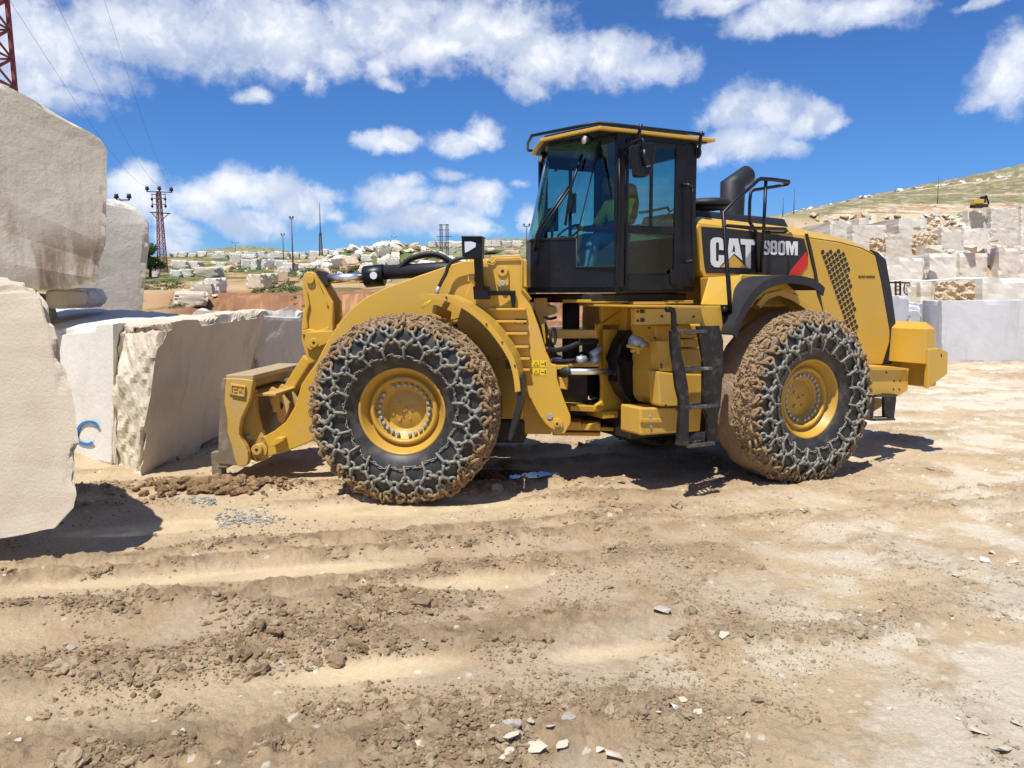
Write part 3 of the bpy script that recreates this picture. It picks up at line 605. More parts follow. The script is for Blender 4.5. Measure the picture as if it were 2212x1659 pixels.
# heap of waste blocks
hx,hy=at('b',1420,470,92).xy
for i_ in range(205):
    for _ in range(40):
        u,v=random.uniform(-1,1),random.uniform(-1,.35)
        if u*u+v*v<1: break
    x=hx+u*10.3;y=hy+v*9; s=random.uniform(.7,1.65)*(1.15 if v<-.5 else .9)
    m_=random.choices([MW,MP,MY,MG],[5,4,3,2])[0]
    if random.random()<.45:
        o=link('marble_block',SB[(random.randrange(6),m_)],loc=(x,y,gz(x,y)-.35)); s*=.8; o.scale=(s,s*random.uniform(.6,1.1),s*random.uniform(.5,.95)); o.rotation_euler=(random.uniform(-.7,.7),random.uniform(-.7,.7),random.uniform(0,6.3)); tag(o,{MW:'white',MP:'cream',MY:'yellow',MG:'grey'}[m_]+' sawn block, '+szw(s,.9,1.25)+', '+('at the left end' if u<-.5 else 'at the right end' if u>.5 else 'left of the middle' if u<0 else 'right of the middle')+(' near the foot' if v<-.4 else ' near the top')+' of the waste heap','marble block','blocks tumbled in the far waste heap')
    else: boulder((x,y,gz(x,y)+.15*s),s,m_,{MW:'white',MP:'cream',MY:'yellow',MG:'grey'}[m_]+' angular boulder, '+szw(s,1.1,1.5)+', '+('at the left end' if u<-.5 else 'at the right end' if u>.5 else 'left of the middle' if u<0 else 'right of the middle')+(' near the foot' if v<-.4 else ' near the top')+' of the waste heap','boulders in the far waste heap',.8)
# stored rows of sawn blocks far off
r_=random.Random(4)
def row(k,x0,x1,yf,d,lab,grp,hh=1.6,ww=(1.6,3.2)):
    x=x0
    while x<x1:
        w=r_.uniform(*ww); dd_=d+r_.uniform(-3,3); p=at(k,x,yf(x),dd_); z=gz(p.x,p.y)
        o=link('marble_block',SB[(r_.randrange(6),r_.choice([MW,MG,MP,MG]))],loc=(p.x,p.y,max(z,p.z)-.1)); o.scale=(w,1.8,hh*r_.uniform(.85,1.2)); o.rotation_euler=(0,0,r_.uniform(-.2,.2)); tag(o,lab,'marble block',grp)
        x+=(w+.25)*CF/p.y/ZM[k][1]
row('b',150,930,lambda x:409,262,'pale sawn block in the long far row under the round hill','far row of stored blocks')
row('b',1040,1240,lambda x:395,220,'pale sawn block in the far row left of the waste heap','far blocks left of the heap')
row('b',1650,2200,lambda x:356,230,'pale sawn block in the far row behind the loader arm','far row behind the loader')
row('b',440,940,lambda x:416,225,'grey sawn block in the nearer far row before the round hill','second far row of blocks',1.3,(1.4,4.5))
# scattered boulders over the field
for i_ in range(38):
    u=random.uniform(380,1300); v=random.uniform(415,490); p=hit('b',u,v,40); boulder((p.x,p.y,p.z+.1),random.uniform(.5,1.5),random.choice([MW,MP,MY,MG,MW]),'loose pale boulder lying on the far field','loose boulders on the far field',.75)

# ================================================================ QUARRY FACE
def bench(name,segs,d,dep,label):
    V=[];F=[];MI=[];b=0; mats=['marble','marble_white','rock_pale','rock_yellow','rock_pale']
    for i,(x0,x1,yt,yb,mi,off) in enumerate(segs):
        dd_=d+off; L=[A_('t',x0,yb,dd_),A_('t',x0,yt,dd_)]; Rr=[A_('t',x1,yb,dd_),A_('t',x1,yt,dd_)]
        L[0]=(*L[0][:2],L[0][2]-1.5);Rr[0]=(*Rr[0][:2],Rr[0][2]-1.5)
        rough=mi>=3; am=.24 if rough else .06
        sz=(abs(Rr[1][0]-L[1][0]),L[1][2]-L[0][2],dep); n=(max(3,min(90,int(sz[0]/(.14 if rough else .35)))),max(3,min(60,int(sz[1]/(.14 if rough else .35)))),4)
        P,Fq=rockgeo(prof(L,Rr,(0,dep,0)),sz,n,i+int(d),amp=(.08,.08,.05,.15,am,.1),chip=.10,chipw=.18,rs=1.9 if rough else .8)
        V.append(P);F.append(Fq+b);b+=len(P);MI+= [mi]*len(Fq)
    o=link(name,npmesh(name,np.concatenate(V),np.concatenate(F),[M[m] for m in mats],mi=MI)); tag(o,kind='structure'); return o
block('marble_block',[A_('t',735,1640,24),A_('t',738,1078,24)],[A_('t',1720,1660,23.6),A_('t',1720,1078,23.6)],(.4,1.9,0),M['lavender'],'huge clean sawn pale block lying at the right edge',res=.12,seed=30,amp=(.01,)*6,chip=.02,chipw=.06)
block('marble_block',[A_('t',255,1640,25),A_('t',300,1022,25)],[A_('t',442,1640,25.3),A_('t',442,1030,25.3)],(.2,1.4,0),M['lavender'],'tall narrow sawn block behind the loader grille',res=.1,seed=31,amp=(.01,)*6,chip=.04,chipw=.05)
block('marble_block',[A_('t',440,1640,26.2),A_('t',440,1165,26.2)],[A_('t',566,1640,26.3),A_('t',566,1165,26.3)],(.1,1.5,.05),M['lavender'],'low pale block with a white top behind the counterweight',res=.1,seed=32,amp=(.01,)*6,chip=.05,chipw=.06)
block('marble_block',[A_('t',440,1640,28.5),A_('t',440,1125,28.5)],[A_('t',612,1640,28.5),A_('t',612,1125,28.5)],(.1,2.5,.2),M['lavender'],'pale block standing just behind the low white topped block',res=.12,seed=33,amp=(.01,)*6,chip=.05,chipw=.06)
block('marble_block',[A_('t',606,1640,28.0),A_('t',606,1108,28.0)],[A_('t',704,1640,27.6),A_('t',708,1112,27.6)],(.1,2.5,.1),M['lavender'],'upright pale block left of the huge clean sawn one',res=.12,seed=34,amp=(.01,)*6,chip=.04,chipw=.05)
bench('quarry_face',[(60,440,900,1100,1,0),(440,560,905,1110,0,.5),(560,690,905,1110,2,-.2),(690,1130,905,1110,3,.8),(1110,1700,872,1115,1,-.3)],60,16,'')
bench('quarry_face',[(100,240,640,905,1,0),(238,600,682,905,1,.3),(596,665,665,905,3,1.2),(640,908,650,905,1,.2),(908,1155,645,880,2,-.4),(1155,1262,610,880,1,1.5),(1258,1460,600,870,2,0),(1440,1720,590,865,1,.6)],80,18,'')
bench('quarry_face',[(-260,-60,350,600,0,2),(-60,245,385,700,0,0),(112,236,500,660,3,-.6),(236,480,470,700,0,-.4),(470,745,470,670,3,.6),(600,770,570,680,2,-2),(742,945,430,660,0,-.5),(940,1180,425,600,1,.2),(1180,1500,420,560,0,.8),(1460,1720,420,560,1,0)],110,22,'')
bench('quarry_face',[(360,620,330,480,0,3),(0,95,320,400,0,6),(-700,-380,440,480,4,14),(-380,-120,400,455,3,10)],124,16,'')
bench('quarry_face',[(980,1200,262,440,0,0),(1190,1480,240,520,0,-2),(1460,1720,215,520,2,-3)],192,26,'')
# rubble on the benches and the broken slope above
for i_ in range(85):
    u=random.uniform(560,1010); v=random.uniform(300,450)
    if v<620-u*.36+ -0 : pass
    p=hit('t',u,v,95); sz_=random.uniform(.7,2.6); mm_=random.choices([MP,MY,MW,MA],[5,4,2,3])[0]; boulder((p.x,p.y,p.z+.15),sz_,mm_,{MP:'cream',MY:'yellow',MW:'white',MA:'beige'}[mm_]+' '+szw(sz_,1.3,2)+' rubble on the '+('left' if u<780 else 'right')+(' upper' if v<375 else ' lower')+' part of the broken quarry slope','rubble on the quarry slope',.7)
for i_ in range(30):
    u=random.uniform(-500,700); v=random.uniform(285,400)-(u+500)*.06; p=hit('t',u,v,95); boulder((p.x,p.y,p.z),random.uniform(.8,3),random.choice([MP,MY,MA,MY]),'yellowish rock sticking out of the quarry rim','rocks along the quarry rim',.7)
for u0,u1,yb,d_ in ((600,860,640,81),(920,1110,640,80.5),(1160,1460,600,81),(1170,1470,510,112),(500,1000,425,113)):
    for i_ in range(7):
        u=random.uniform(u0,u1); p=at('t',u,yb,d_+random.uniform(0,3)); sz_=random.uniform(.5,1.5); mm_=random.choice([MP,MY,MW,MA]); boulder((p.x,p.y,p.z+.1),sz_,mm_,{MP:'cream',MY:'yellow',MW:'white',MA:'beige'}[mm_]+' '+szw(sz_,.8,1.2)+' loose rock lying on the quarry ledge '+('below the rubble slope' if yb==425 else 'high at the right edge' if yb==510 else 'behind the counterweight' if u0==600 else 'in the middle of the quarry' if u0==920 else 'right of the middle quarry ledge'),'rocks on the quarry ledges',.6)
for x0,x1,yt,yb,d_,m_,l_ in ((555,750,568,660,79,MW,'white leaning slab on the quarry ledge above the counterweight'),(915,1108,568,640,79.5,MA,'large brown boulder on the middle quarry ledge'),(1140,1275,505,558,80.5,MA,'tan flat boulder on the right quarry ledge'),(1175,1255,556,608,79,MW,'white block beside the tan flat boulder'),(835,900,865,902,59.5,MW,'white stone on the lowest quarry ledge')):
    p=at('t',(x0+x1)/2,(yt+yb)/2,d_); w=(x1-x0)*.24*d_/CF; o=boulder(p,w,m_,l_); o.scale=(w,w*.8,(yb-yt)*.24*d_/CF*1.4); o.rotation_euler=(0,.15,.3)
for i_ in range(34):
    az_=random.uniform(pxang(1700,500)[0],pxang(2250,500)[0]); y_=430; x_=y_*math.tan(az_); s=random.uniform(1.5,5); zc_=float(np.interp(az_,_az,_cz))
    dd2=425/math.cos(az_*.6); x_=dd2*math.sin(az_);y_=dd2*math.cos(az_); boulder((x_,y_,gz(x_,y_)+.3),s,random.choice([MW,MG,MP]),'pale rock on the skyline of the right hill','rocks on the hill skyline',.6)

# ================================================================ PYLONS, POLES, WIRES
def lattice(mb,base,h,w0,w1,nseg,t=.06,y0=0):
    b=Vector(base); c=lambda i,k:b+Vector(((w0+(w1-w0)*k/nseg)*(-.5 if i in(0,3) else .5),(w0+(w1-w0)*k/nseg)*(-.5 if i<2 else .5),h*k/nseg))
    for i in range(4): mb.beam(c(i,0),c(i,nseg),t*1.5)
    for k in range(nseg):
        for i in range(4):
            j=(i+1)%4; mb.beam(c(i,k),c(j,k+1),t*.7); mb.beam(c(j,k),c(i,k+1),t*.7); mb.beam(c(i,k+1),c(j,k+1),t*.7)
def insul(parent,p,s):
    mb=MB(); mb.tube([p,p+Vector((0,0,s*.25)),p+Vector((0,0,s*.3)),p+Vector((0,0,s))],[s*.15,s*.15,s*.42,s*.3],8); mb.build('insulator',M['blackr'],parent)
pd=125; pb=at('b',115,505,pd); ph=(505-40)*.38*pd/CF; u_=.38*pd/CF
py=empty('power_pylon',pb); tag(py,'red lattice power pylon with three crossarms, standing complete in the field','pylon')
mb=MB(); lattice(mb,pb-Vector((0,0,.6)),ph+.6,44*u_,16*u_,14,.07); mb.build('tower_frame',M['rustred'],py)
mb=MB(); zt=lambda y:pb.z+(505-y)*u_; xt=lambda x:pb.x+(x-115)*u_
mb.beam((xt(48),pb.y,zt(40)),(xt(190),pb.y,zt(46)),.13); mb.build('crossarm',M['polegrey'],py)
mb=MB(); mb.beam((xt(60),pb.y,zt(154)),(xt(176),pb.y,zt(162)),.16); mb.beam((xt(70),pb.y,zt(156)),(xt(100),pb.y,zt(192)),.10); mb.beam((xt(168),pb.y,zt(160)),(xt(132),pb.y,zt(192)),.10); mb.build('crossarm',M['rustred'],py)
mb=MB()
for yy in (58,80,112): mb.beam((xt(80),pb.y-.3,zt(yy)),(xt(156),pb.y-.3,zt(yy)),.10)
for xx in (82,104,130,156): mb.beam((xt(xx),pb.y-.3,zt(52)),(xt(xx),pb.y-.3,zt(120)),.08)
mb.build('switch_rack',M['polegrey'],py)
for xx,yy in ((52,40),(120,40),(186,46)): insul(py,Vector((xt(xx),pb.y,zt(yy))),.75)
for xx,yy in ((82,80),(156,80),(82,118),(156,118)): insul(py,Vector((xt(xx),pb.y-.4,zt(yy)-.4)),.5)
# tall red mast at the left edge
lp=at('A',-132,900,19); mast=empty('lattice_mast',(lp.x,lp.y,gz(lp.x,lp.y))); tag(mast,'near red lattice mast rising behind the huge slab at the left edge','mast')
mb=MB(); lattice(mb,(lp.x,lp.y,-.2),13,1.5,1.1,20,.055); mb.build('tower_frame',M['rustred'],mast)
q=at('A',718,1160,95); p2=empty('power_pylon',(q.x,q.y,gz(q.x,q.y))); tag(p2,'pylon hidden behind the slabs with only its top crossarm showing','pylon')
mb=MB(); lattice(mb,(q.x,q.y,gz(q.x,q.y)-.3),q.z-gz(q.x,q.y)+.3,1.6,.5,10,.07); mb.build('tower_frame',M['polegrey'],p2)
mb=MB(); e1=at('A',682,1142,95);e2=at('A',755,1142,95); mb.beam(e1,e2,.14); mb.beam(q,(e1+q)/2+Vector((0,0,.35)),.1); mb.build('crossarm',M['polegrey'],p2); insul(p2,e1,.7); insul(p2,e2,.7)
def pole(k,x,yt,yb,d,r,label,arm=0,lat=False,m='polegrey',name='power_pole',cat='pole'):
    t=at(k,x,yt,d); g=gz(t.x,t.y); o=empty(name,(t.x,t.y,g)); tag(o,label,cat)
    mb=MB()
    if lat: lattice(mb,(t.x,t.y,g-.3),(t.z-g)*.55+.3,r*3.2,r*1.2,16,r*.22); mb.tube([(t.x,t.y,g+(t.z-g)*.5),(t.x,t.y,t.z)],[r*.5,r*.25],6)
    else: mb.tube([(t.x,t.y,g-.3),(t.x,t.y,t.z)],[r,r*.6],8)
    mb.build('mast' if lat else 'shaft',M[m],o)
    if arm:
        mb=MB(); mb.beam((t.x-arm,t.y,t.z-.15),(t.x+arm,t.y,t.z-.15),r*.9); mb.build('crossarm',M['polegrey'],o)
        for s in (-1,1): insul(o,Vector((t.x+s*arm*.92,t.y,t.z-.1)),r*3)
    return o
pole('b',848,183,430,130,.13,'tall dark red pole standing nearest the thin lattice mast',.25,m='rustred'); pole('b',798,277,400,180,.13,'shorter dark pole left of the tall red pole',.35)
pole('b',1008,97,440,140,.22,'thin lattice mast with a needle top rising behind the grey block',0,True,m='polegrey',name='lattice_mast',cat='mast'); pole('b',527,320,378,330,.14,'tiny pole with a crossarm on the round hill',1.4)
pole('b',1432,293,335,300,.14,'tiny pole with crossarm behind the waste heap',1.0); pole('b',2185,235,380,170,.16,'dark pole seen just left of the cab windscreen',.6)
pole('h',1175,390,530,330,.2,'thin mast on the right hill skyline, left one',0,m='polegrey'); pole('h',1297,290,500,330,.2,'thin mast on the right hill skyline, right one',0); pole('t',722,-60,130,260,.13,'faint pole on the grassy hill above the quarry',0)
tw=at('b',1715,225,150); g=gz(tw.x,tw.y); o=empty('power_pylon',(tw.x,tw.y,g)); tag(o,'twin legged dark power structure right of the waste heap','pylon')
for s in (-.55,.55):
    mb=MB(); lattice(mb,(tw.x+s,tw.y,g-.2),tw.z-g+.2,.5,.4,16,.05); mb.build('leg',M['polegrey'],o)
for dz in (.1,1.0,2.2,3.3,4.3):
    mb=MB(); mb.beam((tw.x-1-(dz==2.2)*.4,tw.y-.1,tw.z-dz),(tw.x+1+(dz==2.2)*.4,tw.y-.1,tw.z-dz),.11); mb.build('crossarm',M['polegrey'],o)
for i_,((x0,y0,d0),(x1,y1)) in enumerate([((70,-20,24),(52,36)),((332,-20,30),(120,36)),((618,-20,34),(186,42))]):
    a=at('A',x0,y0,d0); b=Vector((xt(x1),pb.y,zt(y1)+.7)); pts=[a.lerp(b,t)+Vector((0,0,-4*t*(1-t)*1.2)) for t in [k/24 for k in range(25)]]
    mb=MB(); mb.tube(pts,[.005+.009*t/24 for t in range(25)],5); tag(mb.build('power_line',M['polegrey']),['power line running lowest and furthest left to the red pylon','middle one of the three power lines to the red pylon','rightmost one of the three power lines to the red pylon'][i_],'power line')
# drilling rig frame behind the tall narrow block
rg=at('t',345,1020,27); rig=empty('drill_rig',(rg.x,rg.y,gz(rg.x,rg.y))); tag(rig,'dark red quarry drill frame with hoses above the narrow sawn block','drill rig')
mb=MB(); 
for x in (325,366): mb.beam(at('t',x,1400,27),at('t',x,895,27),.05)
for y in (905,940,975,1012): mb.beam(at('t',325,y,27),at('t',366,y,27),.04)
mb.build('mast_frame',M['darkred'],rig); mb=MB(); mb.beam(at('t',255,908,26.9),at('t',455,912,26.9),.05); mb.build('crossarm',M['black'],rig)
mb=MB(); mb.tube(smooth_path([at('t',x,y,26.8) for x,y in ((412,912),(400,960),(405,1000),(430,1022))]),.02,8); mb.tube(smooth_path([at('t',x,y,26.8) for x,y in ((440,905),(458,925),(440,940),(420,930))]),.014,8); mb.build('hose',M['black'],rig)
# small excavator up on the bench
ex=at('t',1080,238,190); u_=.24*190/CF; EX=empty('excavator',ex); tag(EX,'tiny orange and black excavator working on the top quarry bench','excavator')
def bx(mb,c,s): mb.hexa([(c[0]+sx*s[0]/2,c[1]+sy*s[1]/2,c[2]+sz*s[2]/2) for sz in(-1,1) for sx,sy in((-1,-1),(1,-1),(1,1),(-1,1))])
mb=MB(); bx(mb,(ex.x,ex.y-1,ex.z+.35),(3,.6,.7)); bx(mb,(ex.x,ex.y+1,ex.z+.35),(3,.6,.7)); mb.build('track',M['dark'],EX,.12)
mb=MB(); bx(mb,(ex.x-.5,ex.y,ex.z+1.3),(2.2,2,1.1)); mb.build('body',M['yellow'],EX,.1); mb=MB(); bx(mb,(ex.x+.5,ex.y-.5,ex.z+1.7),(1.0,.9,1.5)); mb.build('cab',M['black'],EX,.1)
mb=MB(); mb.beam((ex.x+.6,ex.y,ex.z+1.2),(ex.x+1.5,ex.y,ex.z+2.7),.4); mb.beam((ex.x+1.5,ex.y,ex.z+2.7),(ex.x+2.2,ex.y,ex.z+.8),.3); mb.build('boom',M['black'],EX)

# ================================================================ GREENERY
def leafcloud(blobs,nl,size,seed=0):
    r=np.random.default_rng(seed); V=[];F=[]
    for (c,rad,n_) in blobs:
        d=r.normal(size=(n_,3)); d/=np.linalg.norm(d,axis=1,keepdims=True); p=np.array(c)+d*np.array(rad)*(r.random((n_,1))**.4)
        a=r.normal(size=(n_,3));a/=np.linalg.norm(a,axis=1,keepdims=True);b=np.cross(a,r.normal(size=(n_,3)));b/=np.linalg.norm(b,axis=1,keepdims=True); s=size*r.uniform(.6,1.4,(n_,1))
        V.append(np.stack([p-a*s,p+b*s*.5,p+a*s,p-b*s*.5],1).reshape(-1,3))
    V=np.concatenate(V); return V,np.arange(len(V)).reshape(-1,4)
tp=at('b',38,395,100); tg=gz(tp.x,tp.y); tr_=empty('tree',(tp.x,tp.y,tg)); tag(tr_,'small dark green tree between the pale slab and the red pylon','tree')
mb=MB(); mb.tube([(tp.x,tp.y,tg-.2),(tp.x+.1,tp.y,tg+1.5),(tp.x-.1,tp.y,tp.z)],[.2,.14,.05],8); [mb.tube([(tp.x,tp.y,tg+1.2+.3*k),(tp.x+math.cos(k*2.2)*1.2,tp.y+math.sin(k*2.2)*1.2,tp.z+.4*(k%3))],[.08,.03],6) for k in range(6)]; mb.build('trunk',M['bark'],tr_)
bl=[((tp.x+random.uniform(-1.3,1.1),tp.y+random.uniform(-1.2,1.2),tp.z+random.uniform(-1.3,1.2)),(.7,.7,.55),260) for _ in range(22)]
V,F=leafcloud(bl,0,.13,3); link('crown',npmesh('crown',V-np.array([tp.x,tp.y,tg]),F,M['leaf']),tr_)
bl=[]
for (x0,x1,y0,y1,n_,s) in ((845,1010,468,520,46,.7),(530,650,450,486,24,.6),(180,340,625,690,26,.35),(620,900,545,610,60,.3),(1020,1240,455,500,40,.55),(0,230,540,590,40,.35),(330,520,470,490,12,.4),(1300,1700,470,500,20,.5)):
    for _ in range(n_):
        p=hit('b',random.uniform(x0,x1),random.uniform(y0,y1),25); s_=s*random.uniform(.5,1.3); bl.append(((p.x,p.y,p.z+s_*.2),(s_*1.3,s_,s_*.55),int(60)))
for _ in range(26):
    p=hit('0',random.uniform(622,660),random.uniform(640,780),20); bl.append(((p.x,p.y,p.z+.05),(.16,.16,.12),25))
V,F=leafcloud(bl,0,.07,5); o=link('scrub',npmesh('scrub',V,F,M['scrub'])); tag(o,'low green scrub and weeds on the banks',None,kind='stuff')
# ---- loose stones on the near mud
def stone(x,y,s,m,label,group=None,flat=.55): return boulder((x,y,float(terrain(np.array([x]),np.array([y]))[0]+mud(np.array([x]),np.array([y]))[0][0])+s*.12),s,m,label,group,flat,name='stone',cat='stone')
for (px,py,s,m_,l) in [(1428,1345,.13,MP,'pinkish stone lump standing alone in the right foreground mud'),(343,1052,.10,MP,'pale stone lying in front of the blue marked block'),(578,1122,.09,MW,'white stone at the right end of the grey gravel patch'),(150,1405,.06,MP,'white stone at the left edge of the foreground'),
 (1225,1592,.10,MP,'flat white stone at the bottom centre'),(1100,1610,.12,MP,'pale flat stone at the very bottom left of the flat white one'),(1455,1555,.07,MW,'small white chip in the lower right foreground'),(425,1205,.05,MW,'white chip on the ridge of mud in front of the boulder shadow'),(1730,1120,.07,MW,'white chip on the mud in front of the rear wheel'),
 (1340,1048,.12,MP,'pale flat rock beside the shadow between the wheels'),(2110,915,.14,MW,'white stone beyond the rear step at the right'),(2125,1230,.1,MW,'white flat stone low at the right edge'),(1850,1385,.07,MP,'small cream stone in the right foreground'),(1560,1400,.07,MA,'brown clod right of the pinkish stone'),(95,1315,.07,MP,'thin white stone sliver near the left edge')]:
    r=ray(px,py); t=-HC/r.z; p=r*t; stone(p.x,p.y,s,m_,l)
for px,py,sz_ in ((1068,1610,.10),(1095,1628,.13),(1120,1600,.09),(1150,1640,.11),(1080,1650,.12),(1185,1608,.07),(1140,1585,.06),(1210,1640,.08),(905,1640,.07),(880,1618,.05),(1320,1655,.09),(1290,1640,.06),(2110,1600,.10),(2160,1640,.12),(2190,1575,.08),(2060,1255,.09),(2140,1212,.10),(2185,1235,.12),(2095,1225,.07),(1500,1560,.06),(1560,1580,.05),(1470,1545,.05)):
    r=ray(px,py); t=-HC/r.z; p=r*t; stone(p.x,p.y,sz_,'stone_cream','flat cream stone half sunk in the mud, '+('at the bottom middle edge' if py>1580 and px<1400 else 'at the bottom right corner' if py>1570 else 'at the right edge behind the foreground' if py<1300 else 'in the lower right foreground'),'flat cream stones sunk in the mud',.30)
for _ in range(95):
    px,py=random.uniform(0,2212),random.uniform(960,1659); r=ray(px,py); t=-HC/r.z; p=r*t
    if p.x<-4 and p.y>6: continue
    mm_=random.choice([MW,MP,MA,MA]); stone(p.x,p.y,random.uniform(.015,.05)*(p.y/5)**.5,mm_,{MP:'cream',MW:'white',MA:'beige'}[mm_]+' stone chip on the mud in the '+('left' if px<740 else 'right' if px>1480 else 'middle')+(' foreground' if py>1350 else ' middle distance'),'stone chips scattered on the mud')
def crumb(k,seed,amp=.5):
    bm=bmesh.new(); bmesh.ops.create_icosphere(bm,subdivisions=k,radius=.5); V=np.array([v.co[:] for v in bm.verts]); F=np.array([[v.index for v in f.verts] for f in bm.faces]); bm.free()
    d=V/np.linalg.norm(V,axis=1,keepdims=True); r=1+amp*(fb(d*1.6+seed*7.7,3,seed)-.5)*1.6+amp*.8*(fb(d*4.2+seed*3.3,2,seed+9)-.5)
    return V*r[:,None]*np.array([1,.85,.62]),F
CL1=[crumb(1,k,.7) for k in range(6)]; CL2=[crumb(2,k+20,.85) for k in range(6)]; CL3=[crumb(3,k+40,.95) for k in range(6)]
rq=np.random.default_rng(21); LV=[];LF=[];LC=[];lb_=0
def put_lumps(src,x,y,z,s,col):
    global lb_
    for q in range(len(src)):
        V0,F0=src[q]; sel=np.arange(len(x))%len(src)==q; m_=sel.sum()
        if not m_: continue
        a=rq.uniform(0,6.28,m_); b=rq.normal(0,.5,m_); c,s_=np.cos(a),np.sin(a); cb2,sb2=np.cos(b),np.sin(b)
        X=V0[None,:,0]*rq.uniform(.75,1.3,(m_,1));Y=V0[None,:,1]*np.ones((m_,1));Z=V0[None,:,2]*rq.uniform(.8,1.25,(m_,1))
        Y,Z=Y*cb2[:,None]-Z*sb2[:,None],Y*sb2[:,None]+Z*cb2[:,None]; X,Y=X*c[:,None]-Y*s_[:,None],X*s_[:,None]+Y*c[:,None]
        P=np.stack([X,Y,Z],-1)*s[sel][:,None,None]+np.stack([x[sel],y[sel],z[sel]],-1)[:,None,:]
        LV.append(P.reshape(-1,3)); LF.append((F0[None]+(np.arange(m_)*len(V0))[:,None,None]+lb_).reshape(-1,3)); lb_+=m_*len(V0)
        LC.append(np.repeat(col[sel],len(V0),axis=0))
def scatter(n_,smin,smax,src,ymin,thr,pale=0,pw=2.2,sink=.12):
    py=rq.uniform(ymin,1720,n_); px=rq.uniform(-80,2290,n_); a_=(px-CW/2)/CF; b_=-(py-CH/2)/CF; dz=b_*math.cos(PITCH)-math.sin(PITCH); dy=math.cos(PITCH)+b_*math.sin(PITCH); t=-HC/dz
    x=a_*t; y=dy*t; hm,mk,pk,_c=mud(x,y); cl=fb(np.stack([x,y],-1)/.45,3,55)
    rk=ss(x*.6-y*.05,-.7,2.0)
    keep=(rq.random(n_)<np.clip(mk*1.5,0,1)*ss(cl,.40,.55)+thr*(.6+.8*rk)*ss(cl,.45,.6))&(pk<.25)&(t<26)
    x,y,hm,rk,mk,t=x[keep],y[keep],hm[keep],rk[keep],mk[keep],t[keep]
    s=smin+(smax-smin)*rq.random(len(x))**pw; s=s*(.75+t/18)*(1-.45*rk)
    tone=rq.uniform(0,1,(len(x),1))**1.2; col=np.array([.29,.20,.125])*(1-tone)+np.array([.54,.42,.29])*tone; col=col*(1-rk[:,None]*.6)+np.array([.60,.52,.41])*(rk[:,None]*.6)
    put_lumps(src,x,y,hm+s*sink,s,col)
scatter(52000,.006,.028,CL1,835,.30,pw=1.6,sink=.2); scatter(60000,.004,.015,CL1,900,.55,pw=1.3,sink=.2); scatter(9500,.022,.062,CL2,870,.03,pw=2.0,sink=.05); scatter(1700,.05,.15,CL3,980,.006,pw=2.4,sink=-.08)
# mud pushed up before the coupler
x=rq.normal(-3.25,.55,260);y=8.62+rq.normal(0,.13,260)+(x+3.3)*.12; sz=rq.uniform(.05,.17,260)*np.exp(-((x+3.3)/.8)**2); put_lumps(CL2,x,y,mud(x,y)[0]+.03,sz,np.array([[.30,.20,.115]])*rq.uniform(.8,1.3,(260,1)))
C_=np.concatenate(LC)
# grey gravel spill
n_=320; px=np.where(rq.random(n_)<.7,rq.normal(520,42,n_),rq.normal(420,30,n_)); py=np.where(px>465,rq.normal(1117,7,n_),rq.normal(1082,6,n_)); gx=[];gy=[]
for a_,b_ in zip(px,py): r=ray(a_,b_); t=-HC/r.z; gx.append((r*t).x); gy.append((r*t).y)
gx=np.array(gx);gy=np.array(gy); put_lumps(CL1,gx,gy,mud(gx,gy)[0]+.004,rq.uniform(.012,.05,n_),np.array([[.42,.42,.40]])*rq.uniform(.6,1.4,(n_,1)))
C_=np.concatenate(LC); C_=np.concatenate([C_*np.array([1.0,.985,.90]),np.ones((len(C_),1))],1).astype(np.float32)
me=npmesh('mud_crumbs',np.concatenate(LV),np.concatenate(LF),M['ground']); ca=me.color_attributes.new('soil','FLOAT_COLOR','POINT'); ca.data.foreach_set('color',C_.ravel())
tag(link('mud_crumbs',me),'crumbled mud clods and fine gravel strewn over the quarry floor',None,kind='stuff')

# ================================================================ WHEEL LOADER
HX,HY,AF,AR=.93312,9.37241,.10279,.48585; HN=Vector((HX,HY))
FR={'F':(Vector((-math.cos(AF),math.sin(AF))),Vector((-math.sin(AF),-math.cos(AF)))),'R':(Vector((math.cos(AR),math.sin(AR))),Vector((math.sin(AR),-math.cos(AR))))}
def W3(fr,l,lat,z): d,n_=FR[fr]; q=HN+d*l+n_*lat; return Vector((q.x,q.y,z))
def PL(fr,k,x,y,lat):
    "(along, height) of a picture point on the machine's own upright plane, lat metres to its left side"
    d,n_=FR[fr]; r=ray(*zz(k,x,y)); rv=Vector((r.x,r.y)); t=(HN+n_*lat).dot(n_)/rv.dot(n_); P=rv*t-HN-n_*lat; return P.dot(d),HC+r.z*t
def pq(fr,k,x,y,lat): l,z=PL(fr,k,x,y,lat); return W3(fr,l,lat,z)
def plate(mb,fr,k,pts,lat,lat2):
    ps=[PL(fr,k,x,y,lat) for x,y in pts]; mb.loft([W3(fr,l,lat,z) for l,z in ps],[W3(fr,l,lat2,z) for l,z in ps])
def plz(mb,fr,ps,lat,lat2): mb.loft([W3(fr,l,lat,z) for l,z in ps],[W3(fr,l,lat2,z) for l,z in ps])
def lbox(mb,fr,l0,l1,a0,a1,z0,z1): mb.hexa([W3(fr,l,a,z) for z in (z0,z1) for l,a in ((l0,a0),(l1,a0),(l1,a1),(l0,a1))])
def disc(mb,fr,l,z,lat,r,th,n=24,hole=0):
    A=[W3(fr,l+math.cos(t)*r,lat,z+math.sin(t)*r) for t in [2*PI*i/n for i in range(n)]]; off=W3(fr,0,th,0)-W3(fr,0,0,0)
    mb.loft(A,[p+off for p in A])
LO=empty('wheel_loader',(HX,HY,0)); tag(LO,'yellow articulated wheel loader with chained tyres and black cab, facing the blocks','wheel loader')
